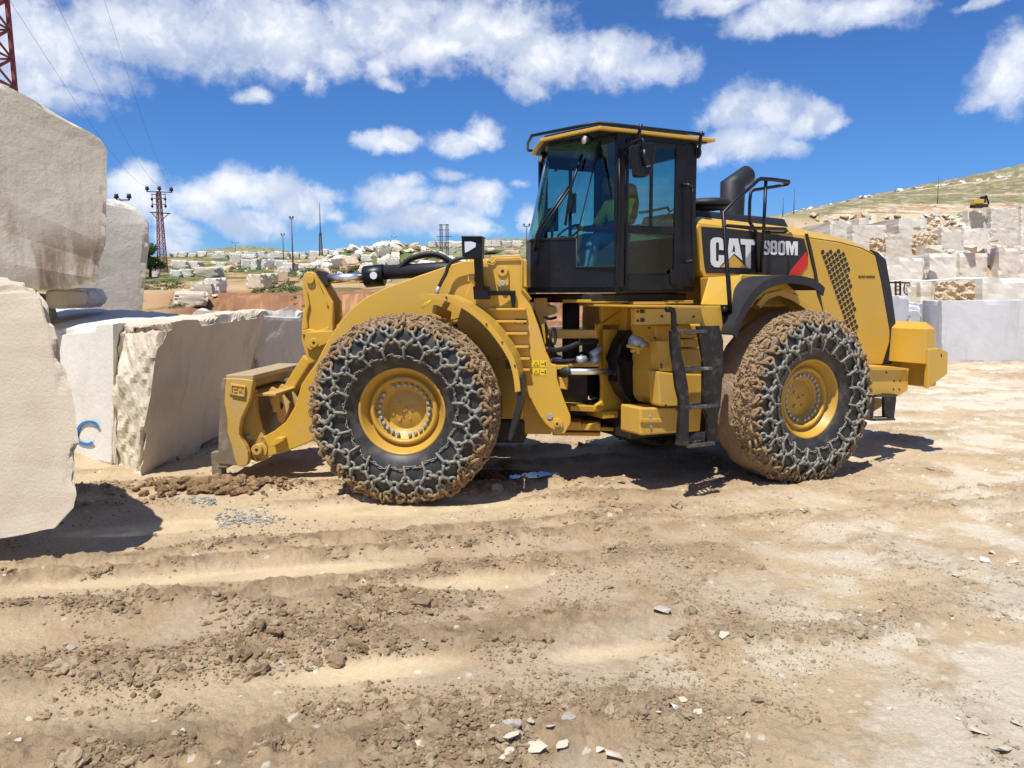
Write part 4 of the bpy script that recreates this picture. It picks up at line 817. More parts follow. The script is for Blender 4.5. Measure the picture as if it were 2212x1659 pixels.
# ---- wheel (axis = local Y, outside = -Y)
def lathe(prof_,n=72,seed=None,amp=0):
    V=[];F=[]
    for r,y in prof_:
        for i in range(n): a=2*PI*i/n; V.append((r*math.cos(a),-y,r*math.sin(a)))
    V=np.array(V)
    k=len(prof_)
    for j in range(k-1):
        for i in range(n): F.append((j*n+i,j*n+(i+1)%n,(j+1)*n+(i+1)%n,(j+1)*n+i))
    return V,F
tp_=[(.425,.26),(.445,.285),(.47,.31),(.52,.335),(.57,.355),(.62,.37),(.68,.378),(.75,.375),(.80,.365),(.85,.345),(.89,.32),(.92,.285),(.945,.24),(.957,.18),(.962,.10),(.964,0)]
tp_=tp_+[(r,-y) for r,y in tp_[-2::-1]]
V,F=lathe(tp_,220); rr_t=np.hypot(V[:,0],V[:,2]); nrm=V.copy(); nrm[:,1]*=.6; nrm/=np.linalg.norm(nrm,axis=1,keepdims=True)
mm=ss(rr_t,.86,.93); fc_,fv_=cell(V/.05,3); V=V+nrm*(mm*(.018*(fb(V/.12,3,4)-.5)*2+.012*np.clip(1-fc_,0,1)))[:,None]
TY=npmesh('tyre',V,F,M['tyre'],True)
V,F=lathe([(.455,.27),(.448,.287),(.436,.292),(.424,.286),(.418,.27),(.385,.20),(.365,.165),(.352,.16),(.350,.195),(.342,.212),(.325,.216),(.308,.212),(.303,.19),(.300,.165),(.292,.15),(.222,.15),(.216,.12),(.200,.105),(.192,.112),(.0,.118)],96); RIM=npmesh('rim',V,F,M['rimy'],True)
RIM.polygons.foreach_set('use_smooth',np.ones(len(RIM.polygons),bool))
V,F=lathe([(0,.186),(.014,.186),(.0175,.182),(.019,.176),(.019,.148)],10); V=V; BOLT=npmesh('hub_bolt',V,F,M['steel'])
mbp=MB(); 
def lcyl(mb,x,z,y,r,h,n=12): A=[(x+r*math.cos(t),-y,z+r*math.sin(t)) for t in [2*PI*i/n for i in range(n)]]; mb.loft(A,[(p[0],-y-h,p[2]) for p in A])
for x,z,r in ((-.07,.06,.014),(-.065,-.10,.018),(.012,.0,.010),(-.012,-.012,.010),(.0,.02,.008),(.07,.02,.008),(-.05,-.085,.008),(.05,-.09,.01)): lcyl(mbp,x,z,.115,r,.02)
PLUG=mbp
def linkmesh(L,Wd,r,n=14,k=6):
    "stadium shaped chain link lying in the XZ plane, long axis X"
    P=[];hs=(L-Wd)/2
    for i in range(n):
        a=2*PI*i/n; c,s=math.cos(a),math.sin(a); R0=Wd/2-r; P.append((c*R0+(hs if c>0 else -hs),s*R0))
    V=[];F=[]
    for i in range(n):
        a=2*PI*i/n; c,s=math.cos(a),math.sin(a)
        for j in range(k):
            b=2*PI*j/k; V.append((P[i][0]+c*r*math.cos(b),r*math.sin(b),P[i][1]+s*r*math.cos(b)))
    for i in range(n):
        for j in range(k): F.append((i*k+j,((i+1)%n)*k+j,((i+1)%n)*k+(j+1)%k,i*k+(j+1)%k))
    return np.array(V),np.array(F)
_py=np.array([t[1] for t in tp_[:16]]);_pr=np.array([t[0] for t in tp_[:16]])
_arc=np.concatenate([[0],np.cumsum(np.hypot(np.diff(_pr),np.diff(_py)))])
def surf(u,th,lift=0):
    "point on the tyre, u = distance along the profile measured from the bead; returns point, outward, along, around"
    r=np.interp(u,_arc,_pr); y=np.interp(u,_arc,_py); r2=np.interp(u+.01,_arc,_pr);y2=np.interp(u+.01,_arc,_py); r0=np.interp(u-.01,_arc,_pr);y0=np.interp(u-.01,_arc,_py)
    t=np.array([r2-r0,y2-y0]); t/=np.linalg.norm(t)+1e-9; nn=np.array([-t[1],t[0]]); c,s=math.cos(th),math.sin(th)
    f=lambda a,b:np.array([a*c,-b,a*s]); out=f(nn[0],nn[1]) if nn[1]>0 or nn[0]>0 else f(-nn[0],-nn[1])
    return f(r,y)+out*lift,out,f(t[0],t[1]),np.array([-s,0,c])
def uof(r): return float(np.interp(r,_pr,_arc))
class ChainNet:
    def __init__(s): s.V=[];s.F=[];s.b=0
    def put(s,geo,p,ex,ez,jit=0):
        V,F=geo; ex=np.asarray(ex,float); ex/=np.linalg.norm(ex); ez=np.asarray(ez,float); ez=ez-ex*ez.dot(ex); ez/=np.linalg.norm(ez); ey=np.cross(ez,ex)
        if jit: 
            R3=np.array(Matrix.Rotation(random.gauss(0,jit),3,Vector((random.random(),random.random(),random.random())).normalized())); ex,ey,ez=R3@ex,R3@ey,R3@ez
        s.V.append(V[:,:1]*ex+V[:,1:2]*ey+V[:,2:]*ez+p); s.F.append(F+s.b); s.b+=len(V)
    def mesh(s,name,m): return npmesh(name,np.concatenate(s.V),np.concatenate(s.F),m,True)
ring=linkmesh(.106,.102,.0148); lk=linkmesh(.114,.072,.0155); small=linkmesh(.050,.032,.0065,10,5); hook=linkmesh(.150,.062,.0125)
c_=ChainNet(); mdc=ChainNet(); NP=19
for i in range(104):
    th=2*PI*i/104; wob_=.012*math.sin(th*NP)+.012*math.sin(3*th+1)+.008*math.sin(5*th); p,o_,al_,ar_=surf(uof(.575)+wob_,th,.012); c_.put(small,p,ar_,o_ if i%2 else al_,.15)
def conn(A,B,geo,ch,flat=False,jit=.08,lift=.020):
    pa,o1,_,_=surf(A[0],A[1],lift);pb_,o2,_,_=surf(B[0],B[1],lift); d=pb_-pa; o_=o1+o2
    ch.put(geo,(pa+pb_)/2,d,(np.cross(d,o_) if flat else o_),jit)
uA,uB,uC,uD,uE,uF=uof(.685),uof(.735),uof(.815),uof(.875),_arc[12],_arc[14]
for i in range(NP):
    tA=2*PI*(i+.5)/NP; tB=2*PI*i/NP; tA2=tA-2*PI/NP; q4=2*PI/NP/4; j_=lambda:random.gauss(0,.030)
    for u,t,g in ((uA,tA,ring),(uB,tB,ring)):
        p,o_,al_,ar_=surf(u+random.gauss(0,.004),t+j_()*.3,.022); c_.put(g,p,ar_,al_,.28)
    conn((uof(.565),tA+j_()*.5),(uA-.028,tA),hook,c_)                       # hook to the side chain
    for s in (1,-1): conn((uB,tB+s*q4*.45),(uA,tB+s*q4*1.55),lk,c_)         # zigzag
    for s in (1,-1):
        conn((uB+.025,tB+s*q4*.30),(uC-.008,tB+s*q4*.85),lk,c_)
        p,o_,al_,ar_=surf(uC+.028,tB+s*q4*1.0,.022); (c_ if random.random()<.45 else mdc).put(ring,p,ar_,al_,.25)
    # shoulder net, caked with mud
    for s in (1,-1):
        conn((uC+.045,tB+s*q4*1.05),(uD+.01,tB+s*q4*(1.6 if i%2 else .6)),lk,mdc,jit=.3)
        for u in (uD,uD+.045,uE-.01,uE+.03):
            p,o_,al_,ar_=surf(u,tB+s*q4*random.uniform(.2,1.9),.012); mdc.put(ring if random.random()<.5 else lk,p,ar_ if random.random()<.5 else al_,al_ if random.random()<.5 else o_,.5)
    for k in range(1):
        p,o_,al_,ar_=surf(uF+random.uniform(-.04,.0),tB+random.uniform(0,2*PI/NP),.006); mdc.put(lk,p,ar_,al_,.6)
CHM=c_.mesh('tyre_chain',M['chain'])
V=np.concatenate(mdc.V); 
lumpV=[];lumpF=[];lb=len(V)
sv=[]; bmS=hullrock(77,16,1.0); bmS.verts.index_update(); base_v=np.array([v.co[:] for v in bmS.verts]); base_f=[[v.index for v in f.verts] for f in bmS.faces]; base_f=np.array(base_f)
for i in range(1900):
    u=random.uniform(uC+.03,uF+.06)*(1) ; u=uC+.02+(uF-.01-uC-.02)*random.random()**.75; th=random.uniform(0,2*PI)
    if fb(np.array([[math.cos(th)*6,math.sin(th)*6,u*12]]),2,5)[0]<.42 and u<uD+.03: continue
    p,o_,_,_=surf(u,th,.006+.010*random.random()); s=random.uniform(.016,.048); Rm=np.array(Matrix.Rotation(random.uniform(0,6),3,Vector((random.random(),random.random(),1)).normalized())); lumpV.append(base_v@Rm.T*s+p); lumpF.append(base_f+lb); lb+=len(base_v)
Fq=np.concatenate(mdc.F); Fq=np.concatenate([Fq[:,[0,1,2]],Fq[:,[0,2,3]]]); MDM=npmesh('caked_chain',np.concatenate([V+0]+lumpV),np.concatenate([Fq]+lumpF),M['mud'])
def wheel(fr,l,lat,first=None,far=False):
    a=(-AF if fr=='F' else AR); p=W3(fr,l,lat,.945); w=empty('wheel',Vector(p)-Vector(LO.location),a+(PI if lat<0 else 0),LO)
    for nm,me in (('tyre',TY),('rim',RIM),('tyre_chain',CHM),('caked_chain',MDM)): link(nm,me,w)
    w.rotation_euler=(0,0,a+(PI if lat<0 else 0)) if False else (0,0,w.rotation_euler[2])
    if lat>0:
        for i in range(26):
            if i in (9,19): continue
            t=2*PI*(i+.3)/26; link('hub_bolt',BOLT,w,(.257*math.cos(t),0,.257*math.sin(t)))
    return w
w1=wheel('F',1.9,1.22); w2=wheel('R',1.9,1.22); wheel('F',1.9,-1.22); wheel('R',1.9,-1.22)
for w in (w1,w2):
    me=bpy.data.meshes.new('hub_plugs'); me.from_pydata(PLUG.v,[],PLUG.f); me.materials.append(M['rimy']); link('hub_plug',me,w)
Yl,Bk,Dk=M['yellow'],M['black'],M['dark']
def part(name,m,parent=LO,bev=.008): 
    return (name,m,parent,bev)
def mk(name,m,fn,parent=None,bev=.008,label=None):
    mb=MB(); fn(mb); o=mb.build(name,m,parent or LO,bev)
    if label:o['label']=label
    return o
def tubeo(name,m,pts,r,parent=None,sm=0):
    mb=MB(); mb.tube(smooth_path(pts,sm) if sm else pts,r,12); return mb.build(name,m,parent or LO)
def rim_plate(a,b,c,d): pass
# ---------------- FRONT UNIT
arm_pts=[(1735,200),(1640,196),(1500,204),(1440,222),(1250,285),(1060,352),(950,402),(870,460),(800,530),(745,608),(690,700),(640,800),(600,850),(560,910),(520,1040),(465,1130),(400,1180),(345,1210),(255,1225),(228,1290),(250,1340),(300,1362),(360,1330),(470,1300),(600,1250),(700,1180),(790,1080),(880,950),(1000,800),(1150,690),(1400,560),(1600,500),(1735,430)]
arm=mk('lift_arm',Yl,lambda mb:plate(mb,'F','1',arm_pts,.62,.50),bev=.012)
def arm2(mb): 
    ps=[PL('F','1',x,y,.62) for x,y in arm_pts]; plz(mb,'F',ps,-.62,-.50)
mk('lift_arm',Yl,arm2,bev=.012)
l_,z_=PL('F','1',900,700,.62); mk('cross_tube',Yl,lambda mb:mb.tube([W3('F',l_,-.5,z_),W3('F',l_,.5,z_)],.16,20))
# front frame tower
tow=[(1500,215),(1640,205),(1665,176),(1828,170),(1846,200),(1846,360),(1890,425),(1930,530),(1985,660),(2045,800),(2125,905),(2128,945),(2165,1010),(2200,1110),(2250,1205),(2255,1245),(2210,1315),(2110,1320),(2060,1260),(2010,1190),(1900,1010),(1860,900),(1600,700),(1500,500),(1440,400)]
tow1=[(1505,420),(1540,330),(1590,230),(1640,205),(1665,176),(1828,170),(1846,200),(1846,360),(1896,430)]+[((X-442.4)/.3733,(Y-486.6)/.3733) for X,Y in [zz('3',x,y) for x,y in ((130,250),(200,450),(245,600),(290,720),(330,735),(332,830),(345,880),(380,980),(430,1110),(430,1160),(385,1235),(310,1240),(250,1170),(200,1100),(120,950),(60,840),(20,700))]]+[(1640,760),(1500,700),(1460,560)]
mk('front_frame',Yl,lambda mb:plate(mb,'F','1',tow1,.70,.64),bev=.008)
mk('front_frame',Yl,lambda mb:plz(mb,'F',[PL('F','1',x,y,.70) for x,y in tow1],-.70,-.64),bev=.008)
def ff(mb):
    lbox(mb,'F',.45,2.6,-.45,.45,.55,1.15); lbox(mb,'F',.75,1.2,-.64,.64,.75,1.45); lbox(mb,'F',.72,.95,-.64,.64,1.30,2.2)
    plate(mb,'F','3',[(165,235),(262,232),(262,290),(310,300),(330,350),(250,370),(245,410),(212,440),(160,300)],.30,-.3)
    lbox(mb,'F',-.12,.5,-.32,.32,1.62,1.72); lbox(mb,'F',-.10,.45,-.20,.24,.50,.54); lbox(mb,'F',-.08,.5,-.30,.30,1.30,1.36); lbox(mb,'F',-.10,.5,-.34,.34,.58,.66)
mk('frame_casting',Yl,ff,bev=.01)
mk('front_axle',Dk,lambda mb:(mb.tube([W3('F',1.9,-1.1,.94),W3('F',1.9,-.3,.94),W3('F',1.9,.3,.94),W3('F',1.9,1.1,.94)],[.2,.3,.3,.2],20)),bev=0)
mk('oil_tank',Dk,lambda mb:lbox(mb,'F',.75,1.15,-.5,.5,.45,.72),bev=.03)
for y0,x0,x1 in ((478,1648,1862),(548,1662,1868),(618,1680,1872),(694,1700,1878),(762,1722,1884),(826,1740,1884)):
    mk('step',Yl,lambda mb:mb.hexa([*(pq('F','1',x,y0+18,.70) for x in (x0,x1)),*(pq('F','1',x,y0+18,.64) for x in (x1,x0)),*(W3('F',PL('F','1',x,y0,.70)[0],.70,PL('F','1',x,y0,.70)[1]) for x in (x0,x1)),*(pq('F','1',x,y0,.64) for x in (x1,x0))]) if 0 else (lambda A,B:lbox(mb,'F',A[0],B[0],.70,.775,A[1]-.025,A[1]))(PL('F','1',x0,y0,.7),PL('F','1',x1,y0,.7)),bev=.004)
mk('arm_pivot',Yl,lambda mb:(plate(mb,'F','1',[(1700,250),(1715,236),(1742,236),(1760,252),(1762,340),(1745,358),(1708,358),(1692,340)],.735,.70),disc(mb,'F',*PL('F','1',1727,265,.74),.735,.055,.02)),bev=.004)
mk('pivot_bolt',M['steel'],lambda mb:disc(mb,'F',*PL('F','1',1728,335,.74),.74,.032,.02,6),bev=.003)
mk('pivot_hole',M['decalk'],lambda mb:disc(mb,'F',*PL('F','1',1727,265,.755),.756,.017,.002,16),bev=0)
mk('edge_rail',Yl,lambda mb:mb.tube([pq('F','1',x,y,.72) for x,y in ((1640,210),(1672,218),(1690,192),(1826,190),(1840,205),(1836,365),(1888,432))],.010,8),bev=0)
mk('foot_pin',Yl,lambda mb:(plate(mb,'F','3',[(255,1150),(300,1125),(345,1125),(372,1150),(372,1185),(340,1205),(305,1205),(270,1185)],.725,.70),disc(mb,'F',*PL('F','3',330,1163,.73),.725,.035,.02)),bev=.004)
mk('foot_hole',M['decalk'],lambda mb:disc(mb,'F',*PL('F','3',330,1163,.746),.747,.014,.002,16),bev=0)
mk('foot_bolt',M['steel'],lambda mb:disc(mb,'F',*PL('F','3',278,1108,.72),.71,.032,.025,12),bev=.003)
mk('foot_bracket',Yl,lambda mb:plate(mb,'F','3',[(395,1145),(505,1155),(508,1195),(490,1207),(398,1200)],.40,-.2),bev=.01)
# warning sticker
for yy,ic in ((695,0),(757,1)):
    st=mk('warning_label',M['decaly'],lambda mb:plate(mb,'F','3',[(150,yy),(258,yy+1),(258,yy+50),(148,yy+48)],.703,.7005),bev=0)
    mk('warning_mark',M['decalk'],lambda mb:(plate(mb,'F','3',[(158,yy+42),(178,yy+8),(198,yy+43)],.7045,.703),plate(mb,'F','3',[(202,yy+4),(205,yy+4),(205,yy+46),(202,yy+46)],.7045,.703),plate(mb,'F','3',[(214,yy+24),(238,yy+24),(238,yy+30),(214,yy+30)],.7045,.703),plate(mb,'F','3',[(241,yy+10),(250,yy+10),(251,yy+40),(243,yy+40)],.7045,.703)),st,bev=0)
    mk('warning_triangle',M['decaly'],lambda mb:plate(mb,'F','3',[(166,yy+38),(178,yy+17),(190,yy+38)],.7055,.7045),st,bev=0)
np_=mk('name_plate',M['decalk'],lambda mb:plate(mb,'F','1',[(1798,541),(1864,543),(1862,573),(1798,571)],.71,.70),bev=0)
mk('name_plate_text',M['white'],lambda mb:(plate(mb,'F','1',[(1803,556),(1846,557),(1846,569),(1803,568)],.712,.71),plate(mb,'F','1',[(1850,554),(1860,554),(1860,562),(1850,562)],.712,.71)),np_,bev=0)
# front mudguard: a rolled sheet round the wheel
def guard(name,fr,l0,z0,R0,t0,t1,latn,lati,m,th=.03,flr=None,n=30):
    def f(mb):
        out=[];inn=[]
        for i in range(n+1):
            t=t0+(t1-t0)*i/n; c,s=math.cos(t),math.sin(t); k=R0(t) if callable(R0) else R0; a=latn(i/n) if callable(latn) else latn
            out.append([W3(fr,l0+c*k,a,z0+s*k),W3(fr,l0+c*(k-th*1.6),a-.002,z0+s*(k-th*1.6)),W3(fr,l0+c*(k-th*1.6),a-.02,z0+s*(k-th*1.6)),W3(fr,l0+c*(k-th*.5),a-.025,z0+s*(k-th*.5)),W3(fr,l0+c*(k-th*.5),lati,z0+s*(k-th*.5)),W3(fr,l0+c*k,lati,z0+s*k)])
        V=[p for r in out for p in r]; F=[(i*6+j,i*6+(j+1)%6,(i+1)*6+(j+1)%6,(i+1)*6+j) for i in range(n) for j in range(6)]+[tuple(range(6))[::-1],tuple(range(n*6,n*6+6))]; mb.add(V,F)
    return mk(name,m,f,bev=0)
g_=[PL('F','1',x,y,1.35) for x,y in ((1245,392),(1310,398),(1400,402),(1500,445),(1620,535),(1720,655),(1790,770),(1818,880),(1826,960))]
gt=[math.atan2(z-.945,l-1.9) for l,z in g_]; gr=[math.hypot(z-.945,l-1.9) for l,z in g_]
ordr=np.argsort(gt); fR=lambda t:float(np.interp(t if t>-.5*PI else t+2*PI,[ (gt[i] if gt[i]>-.5*PI else gt[i]+2*PI) for i in ordr][::1],[gr[i] for i in ordr]))
gt2=[(t if t>-.5*PI else t+2*PI) for t in gt]
fg=guard('mudguard','F',1.9,.945,fR,min(gt2),max(gt2),1.35,.74,Yl,.035,n=40)
fg['label']='yellow front mudguard'
for x,y in ((1400,415),(1632,572),(1722,676),(1794,812)): mk('guard_bolt',Dk,lambda mb:disc(mb,'F',*PL('F','1',x,y,1.36),1.352,.010,.006,8),fg,bev=0)
mk('mud_flap',M['blackr'],lambda mb:mb.loft([pq('F','1',x,y,1.33) for x,y in ((1832,880),(1838,970),(1826,1060),(1800,1150),(1768,1250),(1752,1235),(1775,1130),(1800,1040),(1812,950),(1816,880))],[pq('F','1',x,y,1.33)+(W3('F',0,-.5,0)-W3('F',0,0,0)) for x,y in ((1832,880),(1838,970),(1826,1060),(1800,1150),(1768,1250),(1752,1235),(1775,1130),(1800,1040),(1812,950),(1816,880))]),bev=0)
mk('guard_bracket',Yl,lambda mb:mb.beam(pq('F','1',1330,480,1.0),pq('F','1',1420,520,.75),.05,.09),bev=.01)
mk('arm_stop',Yl,lambda mb:mb.beam(pq('F','1',1545,300,.9),pq('F','1',1590,325,.7),.08,.08),bev=.01)
# head lamp on its post
hl=mk('head_lamp',Bk,lambda mb:(plate(mb,'F','1',[(1491,64),(1610,64),(1608,190),(1520,192),(1494,178)],1.05,.86),plate(mb,'F','1',[(1488,58),(1612,60),(1612,70),(1488,69)],1.08,.83)),bev=.01)
mk('lens',M['lens'],lambda mb:plate(mb,'F','1',[(1508,92),(1545,90),(1575,102),(1572,125),(1530,150),(1510,158)],1.058,1.05),hl,bev=.003)
mk('lamp_post',Bk,lambda mb:(mb.beam(pq('F','1',1588,185,.95),pq('F','1',1598,400,.85),.085,.085),),bev=.006)
mk('lamp_bracket',Bk,lambda mb:(plate(mb,'F','1',[(1555,352),(1642,354),(1644,428),(1560,428)],.90,.72),mb.beam(pq('F','1',1635,392,.82),pq('F','1',1800,392,.74),.04,.05),plate(mb,'F','1',[(1762,380),(1801,381),(1801,440),(1795,474),(1780,476),(1772,420)],.76,.72)),bev=.006)
# tilt cylinder
rodp=lambda x,y:pq('F','1',x,y,0)
tc_=mk('tilt_cylinder',M['blackr'],lambda mb:(mb.tube([rodp(1040,268),rodp(1420,250),rodp(1560,245)],.085,24),),bev=0)
mk('cylinder_head',Bk,lambda mb:(mb.tube([rodp(928,293),rodp(936,292),rodp(1040,283),rodp(1047,283)],[.115,.128,.128,.11],26),mb.tube([rodp(960,330),rodp(960,352)],.03,8)),tc_,bev=0)
mk('tilt_rod',M['chrome'],lambda mb:mb.tube([rodp(705,304),rodp(930,294)],.055,24),tc_,bev=0)
mk('rod_eye',Dk,lambda mb:(mb.tube([rodp(690,306),rodp(720,304)],[.075,.06],20),disc(mb,'F',*PL('F','1',668,305,.08),.08,.10,-.16)),tc_,bev=0)
mk('cylinder_mark',M['white'],lambda mb:plate(mb,'F','a',[(708,170),(735,160),(768,172),(768,212),(740,222),(712,212)],.127,.125) if 0 else disc(mb,'F',*PL('F','1',980,285,.13),.1265,.045,.002,8),tc_,bev=0)
for off,lt in ((0,.05),(8,-.12)): tubeo('hydraulic_hose',M['blackr'],[pq('F','1',x,y+off,lt) for x,y in ((1120,250),(1150,222),(1200,185),(1290,162),(1360,168),(1430,205),(1480,240))],.028,sm=5)
hs=tubeo('hydraulic_hose',M['blackr'],[pq('F','1',x,y,.72) for x,y in ((1345,392),(1360,350),(1400,275),(1412,238),(1440,205),(1490,188),(1530,185))],.020,sm=5)
mk('hose_fitting',M['steel'],lambda mb:mb.tube([pq('F','1',1342,398,.72),pq('F','1',1358,352,.72)],.022,8),hs,bev=0)
tubeo('cable',M['decaly'],[pq('F','1',x,y,.75) for x,y in ((1260,476),(1290,455),(1320,425))],.007); tubeo('cable',M['decaly'],[pq('F','1',x,y,.75) for x,y in ((1250,470),(1280,450),(1310,432))],.007)
# bell crank lever
lev=[(565,318),(572,285),(590,264),(615,258),(640,268),(658,300),(690,350),(728,418),(742,440),(745,540),(742,640),(735,745),(600,800),(585,740),(560,660),(562,560),(580,470),(572,400)]
lv=mk('tilt_lever',Yl,lambda mb:(plate(mb,'F','1',lev,.19,.12),plz(mb,'F',[PL('F','1',x,y,.19) for x,y in lev],-.19,-.12),lbox(mb,'F',PL('F','1',660,500,0)[0],PL('F','1',590,500,0)[0],-.12,.12,1.45,1.95)),bev=.015)
mk('lever_rib',Yl,lambda mb:(plate(mb,'F','1',[(572,330),(595,380),(608,450),(592,520),(598,590),(565,600),(562,560),(580,470),(572,400)],.225,.19),plate(mb,'F','1',[(650,300),(745,440),(742,600),(712,600),(722,470),(700,440),(690,385)],.225,.19),plate(mb,'F','1',[(600,590),(640,603),(690,596),(720,575),(742,600),(742,628),(560,628),(562,598)],.225,.19)),lv,bev=.012)
mk('lever_boss',Yl,lambda mb:(plate(mb,'F','1',[(590,612),(745,604),(738,665),(720,672),(612,715),(580,690),(578,650)],.25,.19),disc(mb,'F',*PL('F','1',632,672,.25),.25,.055,.012)),lv,bev=.006)
mk('lever_pin',Yl,lambda mb:disc(mb,'F',*PL('F','1',615,306,.2),.19,.05,.035),lv,bev=.004)
mk('pin_hole',M['decalk'],lambda mb:disc(mb,'F',*PL('F','1',632,672,.26),.2625,.017,.002,16),lv,bev=0)
mk('push_link',Yl,lambda mb:mb.beam(pq('F','1',610,760,0),pq('F','c',900,610,-.1),.14,.14),bev=.02)
# coupler with the side plate
cp='c'; CPL=.78
side=[(212,292),(250,286),(420,292),(570,312),(575,340),(560,400),(540,520),(510,600),(470,680),(430,770),(408,870),(405,960),(430,1020),(480,1100),(508,1170),(512,1260),(495,1320),(450,1345),(380,1330),(345,1240),(310,1080),(262,930),(250,860),(205,650),(185,540),(190,420)]
cpo=mk('coupler_side_plate',M['yellow2'],lambda mb:plate(mb,'F','c',side,CPL,CPL-.09),bev=.01)
mk('worn_edge',M['scraped'],lambda mb:plate(mb,'F','c',[(205,300),(250,290),(240,360),(228,560),(262,760),(262,900),(255,880),(200,640),(180,540)],CPL+.004,CPL-.02),cpo,bev=0)
# cast badge on the plate
bd=mk('cast_badge',M['yellow2'],lambda mb:plate(mb,'F','c',[(300,345),(488,378),(470,518),(285,480)],CPL+.018,CPL),cpo,bev=.006)
mk('badge_relief',M['yellow2'],lambda mb:(plate(mb,'F','c',[(312,365),(326,364),(320,480),(304,476)],CPL+.03,CPL+.018),plate(mb,'F','c',[(312,362),(475,388),(473,400),(312,376)],CPL+.03,CPL+.018),plate(mb,'F','c',[(306,466),(462,498),(460,510),(304,478)],CPL+.03,CPL+.018),plate(mb,'F','c',[(470,388),(482,390),(468,510),(456,508)],CPL+.03,CPL+.018),plate(mb,'F','c',[(340,400),(385,405),(383,418),(352,414),(348,440),(378,446),(376,458),(336,450)],CPL+.03,CPL+.018),plate(mb,'F','c',[(400,452),(418,408),(432,410),(440,462),(426,460),(424,446),(412,444),(410,455)],CPL+.03,CPL+.018)),bd,bev=.004)
ba=[(575,330),(560,420),(590,440),(600,700),(650,900),(700,990),(760,1100),(760,1190),(700,1270),(620,1282),(530,1250),(470,1100),(400,900),(430,700),(520,500)]
mk('coupler_hook',M['yellow2'],lambda mb:plate(mb,'F','c',ba,CPL-.16,CPL-.26),cpo,bev=.012)
mk('coupler_hook',M['yellow2'],lambda mb:plz(mb,'F',[PL('F','c',x,y,CPL-.16) for x,y in ba],-.62,-.52),cpo,bev=.012)
def frontp(mb):
    l,z=PL('F','c',150,1300,CPL); l2,z2=PL('F','c',215,300,CPL)
    mb.hexa([W3('F',l-.10,CPL-.03,.16),W3('F',l+.02,CPL-.03,.16),W3('F',l+.02,-CPL,.16),W3('F',l-.10,-CPL,.16),W3('F',l2-.12,CPL-.03,z2-.02),W3('F',l2+.0,CPL-.03,z2-.02),W3('F',l2+.0,-CPL,z2-.02),W3('F',l2-.12,-CPL,z2-.02)])
mk('scraped_end',M['scraped'],lambda mb:plate(mb,'F','c',[(206,310),(262,300),(262,860),(320,1080),(385,1330),(148,1308),(160,900)],CPL-.02,CPL-.12),cpo,bev=.01)
mk('fork_back_plate',M['scraped'],frontp,cpo,bev=.01,label='scraped grey brown front plate')
l0,z0=PL('F','c',570,312,CPL); l1_,z1_=PL('F','c',262,265,CPL)
mk('top_beam',M['scraped2'],lambda mb:(lbox(mb,'F',l0-.0,l1_+.02,-CPL,CPL-.02,z0+.0,z0+.055),lbox(mb,'F',l0+.14,l0+.18,-CPL,CPL-.12,z0-.12,z0),),cpo,bev=.008)
mk('lower_beam',M['yellow2'],lambda mb:(lbox(mb,'F',l0-.20,l0+.25,-.62,.62,z0-.20,z0-.165),lbox(mb,'F',l0-.18,l0-.10,.30,.50,z0-.40,z0-.18)),cpo,bev=.008)
hk=[(760,440),(790,395),(900,460),(1000,590),(1000,640),(960,770),(930,850),(870,800),(850,700),(800,640),(770,560)]
for lt in (.45,.16,-.2): mk('ear_plate',M['yellow2'],lambda mb:plz(mb,'F',[PL('F','c',x,y,.45) for x,y in hk],lt,lt-.06),cpo,bev=.006)
mk('ear_hole',M['decalk'],lambda mb:disc(mb,'F',*PL('F','c',890,615,.452),.452,.044,.002,20),cpo,bev=0)
mk('fork_tine',M['scraped'],lambda mb:(lbox(mb,'F',PL('F','c',200,1400,.72)[0],PL('F','c',85,1400,.72)[0],.60,.74,.03,.34)),cpo,bev=.01)
mk('coupler_pin',M['yellow2'],lambda mb:(disc(mb,'F',*PL('F','c',612,1140,.68),.64,.062,.05),disc(mb,'F',*PL('F','c',650,1150,.64),.60,.085,.04)),cpo,bev=.006)
mk('pin_hole',M['decalk'],lambda mb:disc(mb,'F',*PL('F','c',610,1142,.69),.6905,.018,.002,16),cpo,bev=0)
mk('coupler_bolt',M['steel'],lambda mb:disc(mb,'F',*PL('F','c',515,988,.64),.62,.026,.03,12),cpo,bev=.003)
mk('arm_stop',Yl,lambda mb:plate(mb,'F','c',[(780,1090),(845,1000),(930,1000),(935,1040),(810,1110)],.72,.62),arm,bev=.01)

# ---------------- REAR UNIT : hitch, frame, tanks
rf=mk('rear_frame',Yl,lambda mb:(lbox(mb,'R',.6,3.6,-.45,.45,.75,1.25),lbox(mb,'R',-.15,.75,-.42,.42,1.98,2.10),lbox(mb,'R',.15,.85,-.45,.45,1.62,2.0),
  plate(mb,'R','3',[(665,280),(868,280),(868,436),(640,436),(640,470),(780,470),(780,860),(800,930),(870,1000),(1000,1040),(1000,1085),(620,1070),(620,1030),(665,1000),(668,880),(640,440),(668,430)],.34,.28),
  plate(mb,'R','3',[(430,1030),(620,1035),(810,1045),(812,1080),(600,1078),(432,1068)],.30,-.30),plate(mb,'R','3',[(595,1188),(810,1196),(812,1224),(598,1212)],.30,-.30),
  lbox(mb,'R',-.1,.9,-.38,.38,.72,.8)),bev=.008)
mk('cab_mount',Yl,lambda mb:(plate(mb,'R','3',[(560,250),(868,252),(866,278),(560,274)],.70,.2),plate(mb,'R','3',[(900,264),(1150,266),(1146,290),(900,288)],.8,.3),plate(mb,'R','3',[(1155,258),(1340,260),(1340,286),(1150,284)],.8,.3)),bev=.006)
